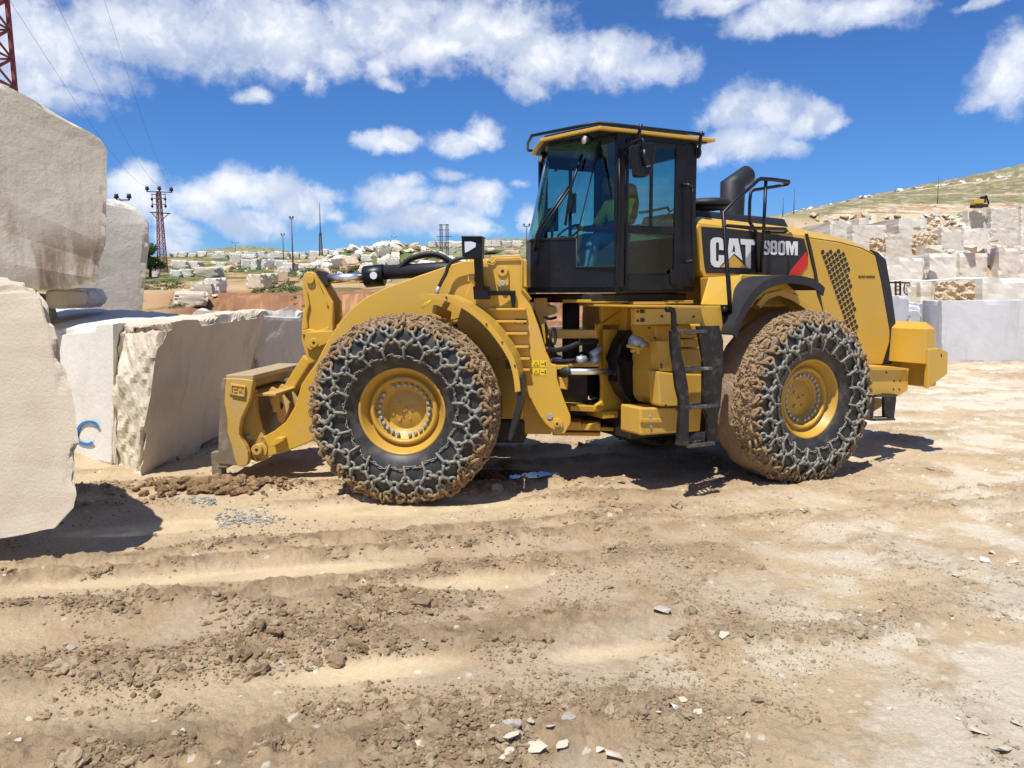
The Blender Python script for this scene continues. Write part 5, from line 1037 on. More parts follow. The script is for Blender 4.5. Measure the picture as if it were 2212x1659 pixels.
pf=mk('platform',Yl,lambda mb:(plate(mb,'R','3',[(865,292),(1418,300),(1416,318),(866,308)],1.32,.60),plate(mb,'R','3',[(913,318),(1400,322),(1400,434),(913,438)],1.26,1.18)),bev=.005)
for x,y in ((968,338),(968,403)): mk('bracket_bolt',Dk,lambda mb:plate(mb,'R','3',[(x-14,y-12),(x+14,y-12),(x+14,y+14),(x-14,y+14)],1.275,1.26),pf,bev=.003)
for x,y in ((928,340),(928,408),(1108,375),(1340,380),(1215,440)): mk('bolt',Dk,lambda mb:disc(mb,'R',*PL('R','3',x,y,1.26),1.26,.014,.008,8),pf,bev=0)
tk=mk('hydraulic_tank',Yl,lambda mb:(plate(mb,'R','3',[(1052,440),(1400,434),(1400,1030),(1100,1036),(1058,985),(1056,800),(1072,600)],1.02,.58),),bev=.02)
mk('side_cover',Yl,lambda mb:(plate(mb,'R','3',[(1068,555),(1165,555),(1196,680),(1195,782),(1088,780)],1.14,1.0),plate(mb,'R','3',[(1076,782),(1210,800),(1410,806),(1410,1035),(1108,1042),(1090,1030)],1.18,1.0),plate(mb,'R','3',[(1250,505),(1370,505),(1372,540),(1250,540)],1.1,.9),plate(mb,'R','3',[(1250,545),(1375,545),(1378,605),(1252,605)],1.12,.9),plate(mb,'R','3',[(1255,615),(1385,615),(1388,755),(1260,755)],1.12,.9)),tk,bev=.014)
for x,y in ((1078,465),(1117,540),(1115,735),(1115,755),(1030,785),(1000,842),(1128,1032),(1205,1060)): mk('bolt',Dk,lambda mb:disc(mb,'R',*PL('R','3',x,y,1.18),(1.03 if y<560 else 1.145 if y<780 and x>1100 else .60 if x<1040 else 1.185),.012,.008,8),tk,bev=0)
mk('battery_box',Yl,lambda mb:(plate(mb,'R','3',[(945,1050),(1240,1052),(1400,1052),(1385,1225),(1232,1235),(960,1255),(942,1250)],1.10,.74),),bev=.018)
mk('box_latch',Yl,lambda mb:plate(mb,'R','3',[(945,1130),(1110,1132),(1112,1160),(945,1160)],1.118,1.10),bev=.006)
for y in (1117,1188): mk('latch_bolt',M['steel'],lambda mb:disc(mb,'R',*PL('R','3',1024,y,1.12),1.10,.016,.014,8),bev=0)
vv=mk('filter_valve',M['steel'],lambda mb:(mb.tube([pq('R','3',878,555,1.0),pq('R','3',900,560,1.0),pq('R','3',955,560,.98)],[.05,.065,.045],16),mb.tube([pq('R','3',900,545,1.0),pq('R','3',905,515,1.0)],[.05,.035],12),mb.tube([pq('R','3',940,580,1.0),pq('R','3',990,585,.97)],.035,12)),bev=0)
mk('valve_handle',Yl,lambda mb:(mb.tube([pq('R','3',850,590,1.03),pq('R','3',930,610,1.03),pq('R','3',930,650,1.03)],.018,8),mb.tube([pq('R','3',880,630,1.0),pq('R','3',1000,600,1.0)],.02,8)),vv,bev=0)
mk('hitch_guard',Bk,lambda mb:plate(mb,'R','3',[(862,480),(895,480),(880,560),(790,680),(910,700),(908,985),(975,1030),(900,1038),(830,960),(780,860),(780,700),(800,580)],.62,.42),bev=.02)
mk('underside',Dk,lambda mb:(lbox(mb,'R',.1,3.2,-.6,.6,.50,.8),lbox(mb,'R',-.2,.8,-.6,.55,1.0,1.9) if 0 else lbox(mb,'R',.3,1.2,-.7,.3,.85,1.9),lbox(mb,'F',.05,.5,-.6,.1,.7,1.3),lbox(mb,'R',-.5,.8,-.7,.7,2.02,2.12)),bev=.02)
mk('drive_shaft',Dk,lambda mb:(mb.tube([W3('F',.9,0,.72),W3('F',.3,0,.72),W3('R',.3,0,.75),W3('R',1,0,.8)],.07,14),mb.tube([W3('F',.25,0,.55),W3('F',.25,0,2.0)],.1,16),mb.tube([pq('F','1',1880,1080,.3),pq('F','1',1900,1160,.3)],.05,8)),bev=0)
st=mk('steering_cylinder',M['blackr'],lambda mb:mb.tube([pq('F','3',345,785,.48),pq('R','3',430,778,.48)],.055,16),bev=0)
mk('steering_rod',M['chrome'],lambda mb:mb.tube([pq('R','3',430,780,.48),pq('R','3',782,782,.48)],[.034,.034],18),st,bev=0)
mk('rod_mount',Yl,lambda mb:(plate(mb,'F','3',[(325,730),(418,735),(415,760),(330,765)],.62,.4),plate(mb,'F','3',[(335,820),(410,822),(408,912),(350,905)],.62,.4)),st,bev=.006)
for i_,P_ in enumerate([[(250,610),(330,620),(420,600),(500,570),(620,560),(700,540),(760,500),(850,490)],[(300,460),(285,500),(290,560),(310,575),(322,540),(318,470),(300,460)],[(280,700),(360,705),(450,700),(520,690)],[(480,480),(520,560),(560,620),(600,640)],[(240,370),(280,390),(330,378)],[(400,620),(470,660),(520,640),(560,670)],[(420,560),(520,520),(640,470)],[(470,760),(560,800),(640,740)]]):
    tubeo('hydraulic_hose',M['blackr'],[pq('R','3',x,y,.30-.05*i_) for x,y in P_],.028 if i_ in (0,2) else .016,sm=5)
mk('hose_manifold',M['steel'],lambda mb:(mb.tube([pq('R','3',480,695,.3),pq('R','3',540,690,.3)],.045,12),mb.tube([pq('R','3',590,660,.35),pq('R','3',660,600,.35)],[.05,.03],12),mb.tube([pq('R','3',630,690,.35),pq('R','3',590,680,.35)],.06,12)),bev=0)
# ladder
ld=mk('ladder',M['ladder'],lambda mb:(plate(mb,'R','3',[(1178,478),(1232,478),(1250,640),(1280,780),(1300,900),(1308,1040),(1304,1115),(1300,1330),(1222,1330),(1236,1095),(1238,1000),(1215,900),(1195,720),(1180,600)],1.52,1.47),
  plate(mb,'R','3',[(1370,452),(1532,448),(1560,560),(1558,760),(1535,1050),(1520,1100),(1490,1335),(1435,1310),(1440,1100),(1405,1060),(1410,900),(1410,700)],1.42,1.38)),bev=.006)
def tread(x0,x1,y0,l0,l1):
    def f(mb):
        a=PL('R','3',x0,y0,1.52); b=PL('R','3',x1,y0,1.52); lbox(mb,'R',a[0],b[0],1.50,1.55,a[1]-.03,a[1]); lbox(mb,'R',a[0],b[0],1.36,1.39,a[1]-.03,a[1])
        for k in range(7): q_=a[0]+(b[0]-a[0])*(k+.5)/7; lbox(mb,'R',q_-.008,q_+.008,1.39,1.50,a[1]-.024,a[1]-.004)
    mk('tread',M['tread'],f,ld,bev=.004)
for x0,x1,y0 in ((1232,1430,482),(1272,1465,760),(1305,1510,1040),(1285,1480,1325)): tread(x0,x1,y0,0,0)
tubeo('handrail',Bk,[pq('R','3',x,y,1.50) for x,y in ((1195,490),(1193,360),(1180,330),(1140,325))],.028,sm=4)
# rear body: sloped cowl beside the hood and its skirt
cw=mk('side_cowl',Yl,lambda mb:(mb.hexa([*(pq('R','4',x,y,1.25) for x,y in ((118,700),(300,705))),*(pq('R','4',x,y,.75) for x,y in ((300,705),(118,700))),*(pq('R','4',x,y,.98) for x,y in ((160,572),(310,563))),*(pq('R','4',x,y,.75) for x,y in ((310,563),(110,575)))]),
  mb.loft([pq('R','4',x,y,1.25) for x,y in ((122,704),(212,704),(222,798),(212,838),(185,838),(120,798))],[pq('R','4',x,y,.75) for x,y in ((122,704),(212,704),(222,798),(212,838),(185,838),(120,798))]),
  plate(mb,'R','4',[(225,708),(310,560),(640,575),(655,640),(690,740),(640,735),(560,650),(450,640),(380,680),(310,770),(270,838),(222,836)],.98,.90)),bev=.012)
mk('wheel_arch',Yl,lambda mb:plate(mb,'R','4',[(380,700),(420,650),(500,632),(560,655),(630,700),(700,790),(660,790),(600,720),(540,680),(480,660),(430,680),(400,720)],1.0,.9),cw,bev=.006)
rg_=[PL('R','4',x,y,1.42) for x,y in ((262,836),(285,765),(320,700),(370,630),(420,590),(490,568),(590,570),(650,585),(698,625))]
rt=[math.atan2(z-.945,l-1.9) for l,z in rg_]; rt=[t if t>-.5*PI else t+2*PI for t in rt]; rrr=[math.hypot(z-.945,l-1.9) for l,z in rg_]; o2=np.argsort(rt)
fR2=lambda t:float(np.interp(t,[rt[i] for i in o2],[rrr[i] for i in o2]))
rgd=guard('mudguard','R',1.9,.945,fR2,min(rt),max(rt),1.42,.98,M['blackr'],.058,n=40); rgd['label']='black plastic rear mudguard'
# hood
HL=.80
hood_f=[(98,330),(112,300),(130,292),(300,318),(450,340),(610,358)]
def hoodA(mb):
    A=[PL('R','4',x,y,HL) for x,y in ((100,338),(112,322),(612,384),(640,500),(688,748),(640,735),(560,640),(400,570),(138,572),(118,540))]
    mb.loft([W3('R',l,HL,z) for l,z in A],[W3('R',l,.45,z) for l,z in A])
    B=[PL('R','4',x,y,HL) for x,y in ((112,322),(612,384))]; T=[PL('R','4',x,y,.62) for x,y in ((100,290),(600,352))]
    mb.hexa([W3('R',B[0][0],HL,B[0][1]),W3('R',B[1][0],HL,B[1][1]),W3('R',B[1][0],-HL,B[1][1]),W3('R',B[0][0],-HL,B[0][1]),W3('R',T[0][0],.64,T[0][1]),W3('R',T[1][0],.64,T[1][1]),W3('R',T[1][0],-.64,T[1][1]),W3('R',T[0][0],-.64,T[0][1])])
    lA,lB=A[0][0],A[3][0]; lbox(mb,'R',lA+.05,lB,-HL,.44,1.95,A[0][1]-.12)
hd=mk('engine_hood',Yl,hoodA,bev=.015)
# rear grille housing
def hoodB(mb):
    k=[(616,388),(760,410),(870,440),(935,475),(962,600),(985,740),(1000,830),(998,880),(965,985),(760,985),(710,820),(694,745),(650,560)]
    A=[PL('R','4',x,y,HL+.02) for x,y in k]; mb.loft([W3('R',l,HL+.02,z) for l,z in A],[W3('R',l,-HL-.02,z) for l,z in A])
    T=[PL('R','4',x,y,.66) for x,y in ((606,356),(700,375),(820,408),(905,448),(935,478))]; Bq=A[:4]+[A[3]]
    Bq=[A[0],A[1],A[2],A[3]]; T=[T[0],T[1],T[2],T[3]]
    V=[];n_=4
    for (l,z) in Bq: V+=[W3('R',l,HL+.02,z),W3('R',l,-HL-.02,z)]
    for (l,z) in T: V+=[W3('R',l,.66,z),W3('R',l,-.66,z)]
    F=[]
    for i in range(3): F+=[(2*i,2*i+2,8+2*i+2,8+2*i),(8+2*i,8+2*i+2,8+2*i+3,8+2*i+1),(8+2*i+1,8+2*i+3,2*i+3,2*i+1)]
    F+=[(0,8,9,1),(6,7,15,14)]; mb.add(V,F)
hb=mk('grille_housing',Yl,hoodB,bev=.02)
# seam
mk('hood_seam',M['decalk'],lambda mb:plate(mb,'R','4',[(612,372),(620,372),(640,450),(662,560),(690,740),(688,790),(680,745),(652,560),(628,450)],HL+.024,HL),hd,bev=0)
# vent holes
vm=MB()
hp=[]
x0,x1=685,795
for c in range(7):
    for r in range(26):
        fx=c/6; y=448+r*19.3+(9.6 if c%2 else 0)+(0)
        t=(y-455)/(915-455); xl=690+t*150*1.0; xr=795+t*58
        if c%2==0 and r==0 and c<3: pass
        x=xl+(xr-xl)*fx
        yy=y+(0 if c>2 else 12)
        if yy>915 or (c<3 and yy<462) : continue
        # the wheel side of the field is cut off by the mudguard curve
        hp.append((x,yy))
hp=[(688+c*18.3+ (k*11.6)*.34+ (0),460+k*11.6+ (-3 if c==4 else 0)) for k in range(40) for c in range(6) if (k+c)%2==0]
hp=[(x,y) for x,y in hp if y<448+ (x-690)*3.6+ 500 and x>686 and x<800+(y-450)*.125 and x<855 and y<915 and x>686+(y-460)*.13]
for x,y in hp: disc(vm,'R',*PL('R','4',x,y,HL+.02),HL+.0205,.031,.0025,12)
vo=vm.build('vent_hole',M['decalk'],hb); vo['kind']='stuff'
vm=MB()
for x,y in hp:
    l,z=PL('R','4',x,y,HL+.02); n_=12; A=[W3('R',l+math.cos(t)*.037,HL+.021,z+math.sin(t)*.037) for t in [PI*.15+PI*1.0*i/n_+PI for i in range(n_+1)]]; vm.tube(A,.004,5)
vo=vm.build('vent_rim',Yl,hb); vo['kind']='stuff'
# black rear frame strip
mk('rear_trim',M['blackr'],lambda mb:(mb.loft([pq('R','4',x,y,HL-.02) for x,y in ((918,448),(950,462),(985,495),(1010,640),(1030,800),(1025,870),(1005,985),(960,985),(992,880),(995,830),(960,600),(935,478))],[pq('R','4',x,y,HL-.02)+(W3('R',0,-1.5,0)-W3('R',0,0,0)) for x,y in ((918,448),(950,462),(985,495),(1010,640),(1030,800),(1025,870),(1005,985),(960,985),(992,880),(995,830),(960,600),(935,478))])),bev=.02)
# decal panel and lettering
DP=HL+.006
pn=mk('decal_panel',M['blackr'],lambda mb:plate(mb,'h',0,0,0,0) if 0 else plate(mb,'R','h',[(288,694),(560,712),(960,762),(1395,832),(1436,985),(1436,1110),(1345,1222),(1000,1215),(335,1194),(320,1120),(300,900)],DP,HL),hd,bev=0)
mk('red_stripe',M['red'],lambda mb:plate(mb,'R','h',[(1420,970),(1437,1062),(1437,1112),(1346,1226),(1212,1222)],DP+.004,DP),pn,bev=0)
def letters(name,polys,m,dz=.004):
    "flat letters: outline plus holes, filled as one 2-D curve"
    cu=bpy.data.curves.new(name,'CURVE'); cu.dimensions='2D'; cu.fill_mode='BOTH'; cu.extrude=.002
    for P in polys:
        sp_=cu.splines.new('POLY'); sp_.points.add(len(P)-1)
        for i,(x,y) in enumerate(P): l,z=PL('R','h',x,y,DP+dz); sp_.points[i].co=(l,z,0,1)
        sp_.use_cyclic_u=True
    to=bpy.data.objects.new('tmp',cu); COL.objects.link(to); dg=bpy.context.evaluated_depsgraph_get(); me=bpy.data.meshes.new_from_object(to.evaluated_get(dg)); bpy.data.objects.remove(to)
    off=parent_origin(pn)
    for v in me.vertices: v.co=W3('R',v.co.x,DP+dz+v.co.z,v.co.y)-off
    me.name=name; me.materials.clear(); me.materials.append(m); return link(name,me,pn)
def rr(x0,y0,x1,y1,r,n=5):
    P=[]
    for cx,cy,a0 in ((x1-r,y0+r,-90),(x1-r,y1-r,0),(x0+r,y1-r,90),(x0+r,y0+r,180)):
        for i in range(n+1): a=R_(a0+90*i/n); P.append((cx+r*math.cos(a),cy+r*math.sin(a)))
    return P
Wm=M['white']
letters('letter_c',[[(384,880),(390,840),(415,815),(455,808),(500,816),(525,845),(528,880),(528,948),(476,944),(476,880),(468,862),(450,862),(442,878),(442,1050),(450,1068),(466,1070),(474,1060),(476,1000),(530,1004),(530,1075),(500,1108),(475,1135),(430,1130),(395,1105),(384,1070)]],Wm)
letters('letter_a',[[(592,822),(682,824),(728,1062),(640,985),(566,1062),(560,1050)],[(632,896),(616,980),(636,966),(658,984),(642,896)]],Wm)
letters('letter_t',[[(712,828),(862,838),(862,896),(820,894),(818,1146),(788,1146),(762,1108),(762,892),(712,888)]],Wm)
letters('yellow_triangle',[[(490,1132),(638,1003),(778,1142)]],Yl)
letters('digit_nine',[rr(958,844,1023,936,24)+[(1023,936),(1023,975),(1010,998),(985,1002),(962,996),(958,965),(985,965),(986,978),(996,978),(1000,968),(998,938)],rr(984,868,999,914,7)],Wm)
letters('digit_eight',[rr(1030,848,1104,1002,26),rr(1056,872,1078,912,9),rr(1055,934,1079,980,9)],Wm)
letters('digit_zero',[rr(1114,852,1190,1006,28),rr(1141,878,1164,982,10)],Wm)
letters('letter_m',[[(1202,854),(1244,856),(1264,930),(1284,858),(1328,860),(1324,1011),(1294,1009),(1294,905),(1272,1008),(1254,1007),(1232,903),(1230,1006),(1202,1005)]],Wm)
def text(name,body,size,fr,k,x,y,lat,m,parent,sx=1):
    cu=bpy.data.curves.new(name,'FONT'); cu.body=body; cu.size=size; cu.extrude=.001; cu.offset=.0012; to=bpy.data.objects.new('tmp',cu); COL.objects.link(to); dg=bpy.context.evaluated_depsgraph_get(); me=bpy.data.meshes.new_from_object(to.evaluated_get(dg)); bpy.data.objects.remove(to)
    l,z=PL(fr,k,x,y,lat); off=parent_origin(parent)
    for v in me.vertices: v.co=W3(fr,l+v.co.x*sx,lat+v.co.z,z+v.co.y)-off
    me.materials.clear(); me.materials.append(m); return link(name,me,parent)
text('side_lettering','BLOCK HANDLER',.040,'R','h',1980,1256,HL+.024,M['decalk'],hb,.95)
# top deck, exhaust, pre-cleaner
mk('hood_top',M['blackr'],lambda mb:(lambda a,b,c,d:mb.hexa([W3('R',a[0],.52,a[1]-.12),W3('R',b[0],.52,b[1]-.10),W3('R',b[0],-.62,b[1]-.10),W3('R',a[0],-.62,a[1]-.12),W3('R',c[0],.44,c[1]),W3('R',d[0],.44,d[1]),W3('R',d[0],-.55,d[1]),W3('R',c[0],-.55,c[1])]))(PL('R','4',95,292,.5),PL('R','4',545,338,.5),PL('R','4',100,258,.45),PL('R','4',515,302,.45)),bev=.02)
exb=PL('R','h',620,545,0); ext=[PL('R','h',x,y,0) for x,y in ((620,260),(625,210))]
def exh(mb):
    l=exb[0]; r=.255; n=26; zb=exb[1]-.25
    # upright stack, elbow cut on the slant
    ring1=[W3('R',l+math.cos(a)*r,math.sin(a)*r,zb) for a in [2*PI*i/n for i in range(n)]]
    zc=PL('R','h',530,205,0)[1]
    rings=[ring1,[W3('R',l+math.cos(a)*r,math.sin(a)*r,zc-.28*0-.30*(.5+.5*math.cos(a))) for a in [2*PI*i/n for i in range(n)]]]
    lt,zt=PL('R','h',770,120,0); 
    rings.append([W3('R',lt+math.cos(a)*r*.55*1.0,math.sin(a)*r*.85,zt+.30*math.cos(a+PI)*-1*0+ -math.cos(a)*.30) for a in [2*PI*i/n for i in range(n)]])
    rings.append([p+(W3('R',-.02,0,-.02)-W3('R',0,0,0))+ (Vector((lt,0,0))-Vector((lt,0,0))) for p in rings[-1]])
    V=[p for R0 in rings for p in R0]; F=[(k*n+i,k*n+(i+1)%n,(k+1)*n+(i+1)%n,(k+1)*n+i) for k in range(3) for i in range(n)]+[tuple(range(3*n,4*n))]
    mb.add(V,F,True)
ro_=.235
def exh2(mb):
    L=lambda x,y:PL('R','h',x,y,0); l0=L(618,545)[0]; zc=L(618,205)[1]; n=28
    def ell(cl,cz,ax,up,ra,rb): return [W3('R',cl+ax[0]*math.cos(a)*ra,math.sin(a)*rb,cz+ax[1]*math.cos(a)*ra) for a in [2*PI*i/n for i in range(n)]]
    rad=abs(L(722,400)[0]-L(515,400)[0])/2*.92
    A=ell(l0,L(618,545)[1]-.25,(1,0),0,rad,rad)
    # left edge goes up to (525,205), right edge to (735,290)
    pl_=(L(525,200)[0],L(525,200)[1]); pr_=(L(732,290)[0],L(732,290)[1])
    B=ell((pl_[0]+pr_[0])/2,(pl_[1]+pr_[1])/2,((pr_[0]-pl_[0])/2/rad,(pr_[1]-pl_[1])/2/rad),0,rad,rad)
    p1=L(745,38);p2=L(795,235); 
    Cc=ell((p1[0]+p2[0])/2+.02,(p1[1]+p2[1])/2,((p2[0]-p1[0])/2/rad,(p2[1]-p1[1])/2/rad),0,rad,rad*.95)
    V=A+B+Cc; F=[(k*n+i,k*n+(i+1)%n,(k+1)*n+(i+1)%n,(k+1)*n+i) for k in range(2) for i in range(n)]+[tuple(range(2*n,3*n))]
    mb.add(V,F,True)
eo=MB(); exh2(eo); eo=eo.build('exhaust_stack',M['blackr'],LO)
mk('air_precleaner',M['blackr'],lambda mb:(mb.tube([pq('R','h',330,y,.1) for y in (520,480)],[.2,.2],24),mb.tube([pq('R','h',330,480,.1),pq('R','h',330,470,.1),pq('R','h',330,425,.1),pq('R','h',330,400,.1)],[.25,.30,.30,.24],28)),bev=0)
# handrails on the hood side
rl=.95
hr=tubeo('hood_handrail',Bk,[pq('R','h',x,y,la) for x,y,la in ((590,1593,1.30),(575,1350,1.28),(560,1080,1.22),(540,800,1.12),(525,545,1.05),(700,370,1.02),(850,245,1.0),(900,195,1.0),(935,180,1.0),(1080,190,.97),(1235,215,.95))],.022)
tubeo('rail_tube',Bk,[pq('R','h',x,y,la) for x,y,la in ((1235,220,.95),(1225,240,.9),(1100,262,.85),(860,300,.84),(826,320,.84),(812,420,.84),(805,640,.84),(850,710,.84),(880,760,.83),(885,1190,.83))],.019,hr)
tubeo('rail_tube',Bk,[pq('R','h',x,y,.98) for x,y in ((988,190),(960,740))]+[pq('R','h',925,1190,.86)],.019,hr)
tubeo('rail_tube',Bk,[pq('R','h',x,y,la) for x,y,la in ((540,680,1.1),(860,712,1.0),(1190,724,.98),(1212,742,.9),(1180,756,.86),(980,755,.85))],.019,hr)
mk('rail_foot',Bk,lambda mb:mb.tube([pq('R','4',225,722,1.30),pq('R','4',245,722,1.22)],.03,10),hr,bev=0)
# rear bumper frame, counterweight, rear step
mk('rear_bumper',Yl,lambda mb:(plate(mb,'R','w',[(240,745),(800,765),(790,990),(680,1060),(560,1040),(240,1035)],1.12,.9),plate(mb,'R','w',[(240,715),(600,715),(808,742),(806,766),(240,762)],1.16,.7),plate(mb,'R','w',[(385,1080),(520,1090),(515,1165),(400,1235)],1.0,.9)),bev=.008)
for x,y in ((630,882),(698,880),(622,980),(688,980),(540,785)): mk('bolt',Dk,lambda mb:disc(mb,'R',*PL('R','w',x,y,1.12),1.12,.013,.006,8),bev=0)
CL=1.30
def cwb(mb):
    (l0,zb),(l1,_),(_,zt)=PL('R','w',982,690,CL),PL('R','w',1122,690,CL),PL('R','w',985,290,CL); a0=CL-.84; up=.085
    b=[W3('R',l0,CL,zb),W3('R',l1,CL-.02,zb),W3('R',l1,a0,zb),W3('R',l0+.02,a0,zb)]
    t=[W3('R',l0+.03,CL-.02,zt),W3('R',l1-.02,CL-.03,zt),W3('R',l1-.02,a0+.03,zt),W3('R',l0+.04,a0+.03,zt)]
    tt=[W3('R',l0+.15,CL-.12,zt+up),W3('R',l1-.08,CL-.12,zt+up),W3('R',l1-.08,a0+.12,zt+up),W3('R',l0+.15,a0+.12,zt+up)]
    V=b+t+tt; F=[(3,2,1,0),(8,9,10,11)]+[(k*4+i,k*4+(i+1)%4,(k+1)*4+(i+1)%4,(k+1)*4+i) for k in range(2) for i in range(4)]
    mb.add(V,F)
cwt=mk('counterweight',Yl,cwb,bev=.035)
lA,zA=PL('R','w',850,700,1.2); lB,zB=PL('R','w',1010,960,1.2)
mk('counterweight_foot',Yl,lambda mb:(lbox(mb,'R',lB-.02,lB+.2,.82,1.2,zB,zA+.1),lbox(mb,'R',lB+.15,lB+.5,-1.2,1.0,zB,1.3)),cwt,bev=.03)
def rp(mb):
    k=[(1040,517),(1155,508),(1256,550),(1250,805),(1020,975),(1030,740)]
    A=[pq('R','w',x,y,1.32) for x,y in k]; mb.loft(A,[p+(W3('R',0,-.06,0)-W3('R',0,0,0)) for p in A])
mk('rear_guard_plate',Yl,rp,cwt,bev=.01)
mk('plate_slot',M['decalk'],lambda mb:plate(mb,'R','w',[(1172,578),(1186,576),(1186,614),(1174,614)],1.3225,1.32),cwt,bev=0)
rs=mk('rear_step',M['ladder'],lambda mb:(plate(mb,'R','w',[(275,1040),(320,1035),(408,1048),(385,1348),(272,1322)],1.30,1.26),plate(mb,'R','w',[(515,1030),(655,1035),(655,1110),(625,1335),(515,1290)],1.16,1.12),mb.beam(pq('R','w',405,1055,1.28),pq('R','w',650,1050,1.16),.035,.03),mb.beam(pq('R','w',385,1330,1.28),pq('R','w',625,1325,1.18),.04,.03),mb.beam(pq('R','w',400,1300,1.16),pq('R','w',620,1295,1.08),.03,.02)),bev=.004)

# ---------------- CAB
zb_=2.13; ZT=3.73
B=(.82,-.23); J=(.52,-.56); Cc=(0,-.82)
def lev_(z):  # plan of the cab front at a height (lat, l)
    k=np.clip((z-2.68)/(3.62-2.68),0,1.12); j=(.52,-.56+.26*k); c0=(.0,-.82+.21*k); m_=(.27,-.72+.235*k)
    return [(.82,-.23),j,m_,c0,(-m_[0],m_[1]),(-j[0],j[1]),(-.82,-.23)]
q2=lambda x,y,la:PL('R','2',x,y,la)
zs=PL('R','2',700,990,.6)[1]
def lowfront(mb):
    R0=[W3('R',l,a,zb_) for a,l in lev_(2.2)]; zj=2.70
    R1=[W3('R',l,a,(2.36 if i in (0,6) else zj)) for i,(a,l) in enumerate(lev_(2.6))]
    V=R0+R1+[W3('R',l*.96,a*.97,v.z) for (a,l),v in zip(lev_(2.2),R0)]; n_=7
    # split: side panels only as high as the low side glass
    V=[];F=[]
    P=lev_(2.3)
    def quad(a,b,z0,z1):
        i=len(V); o_=.02
        V.extend([W3('R',a[1],a[0],z0),W3('R',b[1],b[0],z0),W3('R',b[1],b[0],z1),W3('R',a[1],a[0],z1),W3('R',a[1]+o_,a[0]*.97,z0),W3('R',b[1]+o_,b[0]*.97,z0),W3('R',b[1]+o_,b[0]*.97,z1),W3('R',a[1]+o_,a[0]*.97,z1)])
        for f in ((0,1,2,3),(7,6,5,4),(0,4,5,1),(3,2,6,7),(0,3,7,4),(1,5,6,2)): F.append(tuple(x+i for x in f))
    lowz=2.40
    quad(P[0],P[1],zb_,lowz); quad(P[5],P[6],zb_,lowz)
    for i in range(1,5): quad(P[i],P[i+1],zb_,2.70)
    mb.add(V,F)
    mb.loft([W3('R',l,a,zb_) for a,l in P]+[W3('R',.82,-.82,zb_),W3('R',.82,.82,zb_)],[W3('R',l,a,zb_+.06) for a,l in P]+[W3('R',.82,-.82,zb_+.06),W3('R',.82,.82,zb_+.06)])
cab=mk('cab_body',Bk,lowfront,bev=0)
def pillars(mb):
    for s in (1,-1):
        w=.03*s; y=.80*s
        lbox(mb,'R',-.26,-.145,y-.03*s,y+.02*s,zb_,ZT+.035)     # B pillar
        lbox(mb,'R',.63,.80,y-.06*s,y+.02*s,zb_,ZT)           # rear pillar
        lbox(mb,'R',-.145,.65,y-.03*s,y+.012*s,zb_,zb_+.10); lbox(mb,'R',-.145,.65,y-.03*s,y+.012*s,3.67,ZT+.02)
        pass
    for i in range(6):
        a,b=lev_(3.73)[i],lev_(3.73)[i+1]; mb.beam(W3('R',a[1],a[0],3.745),W3('R',b[1],b[0],3.745),.04,.05)
        a,b=lev_(2.70)[i],lev_(2.70)[i+1]
        if 0<i<5: mb.beam(W3('R',a[1],a[0],2.70),W3('R',b[1],b[0],2.70),.03,.035)
    lbox(mb,'R',.76,.81,-.8,.8,zb_,2.75); lbox(mb,'R',.76,.81,-.8,.8,3.62,ZT)
    for s in (1,-1): lbox(mb,'R',.76,.81,s*.80,s*.74,2.7,3.63)
mk('cab_pillars',Bk,pillars,cab,bev=.012)
# door with frame, window bars and handle
def door(mb):
    y0,y1=.80,.835
    lbox(mb,'R',-.14,-.11,y0,y1,zb_+.02,3.71); lbox(mb,'R',.50,.63,y0,y1,zb_+.02,3.71); lbox(mb,'R',-.11,.50,y0,y1,3.65,3.71); lbox(mb,'R',-.11,.50,y0,y1,2.75,2.83); lbox(mb,'R',-.11,.50,y0,y1,zb_+.02,2.33)
dr=mk('door',Bk,door,cab,bev=.012)
lm=q2(1128,480,.8)[0]
mk('window_bar',Bk,lambda mb:(lbox(mb,'R',.175,.205,.795,.825,2.83,3.65),),dr,bev=.004)
mk('door_handle',Bk,lambda mb:plate(mb,'R','2',[(1290,1275),(1305,1258),(1330,1258),(1342,1275),(1340,1380),(1320,1395),(1296,1375)],.855,.835),dr,bev=.01)
mk('door_window',M['glass'],lambda mb:lbox(mb,'R',-.12,.51,.812,.816,2.82,3.66),dr,bev=0)
mk('lower_door_window',M['glassd'],lambda mb:lbox(mb,'R',-.12,.51,.812,.816,2.32,2.76),dr,bev=0)
def pane(mb,pts): 
    A=[Vector(p) for p in pts]; nn=(A[1]-A[0]).cross(A[2]-A[0]).normalized()*.005; mb.loft(A,[p+nn for p in A])
P1=lev_(2.70);P2=lev_(3.73);Pl=lev_(2.4)
for s,nm in ((0,'side_glass'),(5,'side_glass')):
    a,b=(s,s+1); mk(nm,M['glass'],lambda mb:pane(mb,[W3('R',Pl[a][1],Pl[a][0],2.39),W3('R',Pl[b][1],Pl[b][0],2.39),W3('R',P1[b][1],P1[b][0],2.70),W3('R',P2[b][1],P2[b][0],3.73),W3('R',P2[a][1],P2[a][0],3.73),W3('R',P1[a][1],P1[a][0],2.7)]),cab,bev=0)
def wind(mb):
    V=[];F=[]
    for i in range(1,6): V+=[W3('R',P1[i][1],P1[i][0],2.70),W3('R',P2[i][1],P2[i][0],3.73)]
    for i in range(4): F.append((2*i,2*i+2,2*i+3,2*i+1))
    k=len(V); V+=[v+(W3('R',.006,0,0)-W3('R',0,0,0)) for v in V]; F+= [tuple(j+k for j in f)[::-1] for f in F]; mb.add(V,F)
mk('windshield',M['glass'],wind,cab,bev=0)
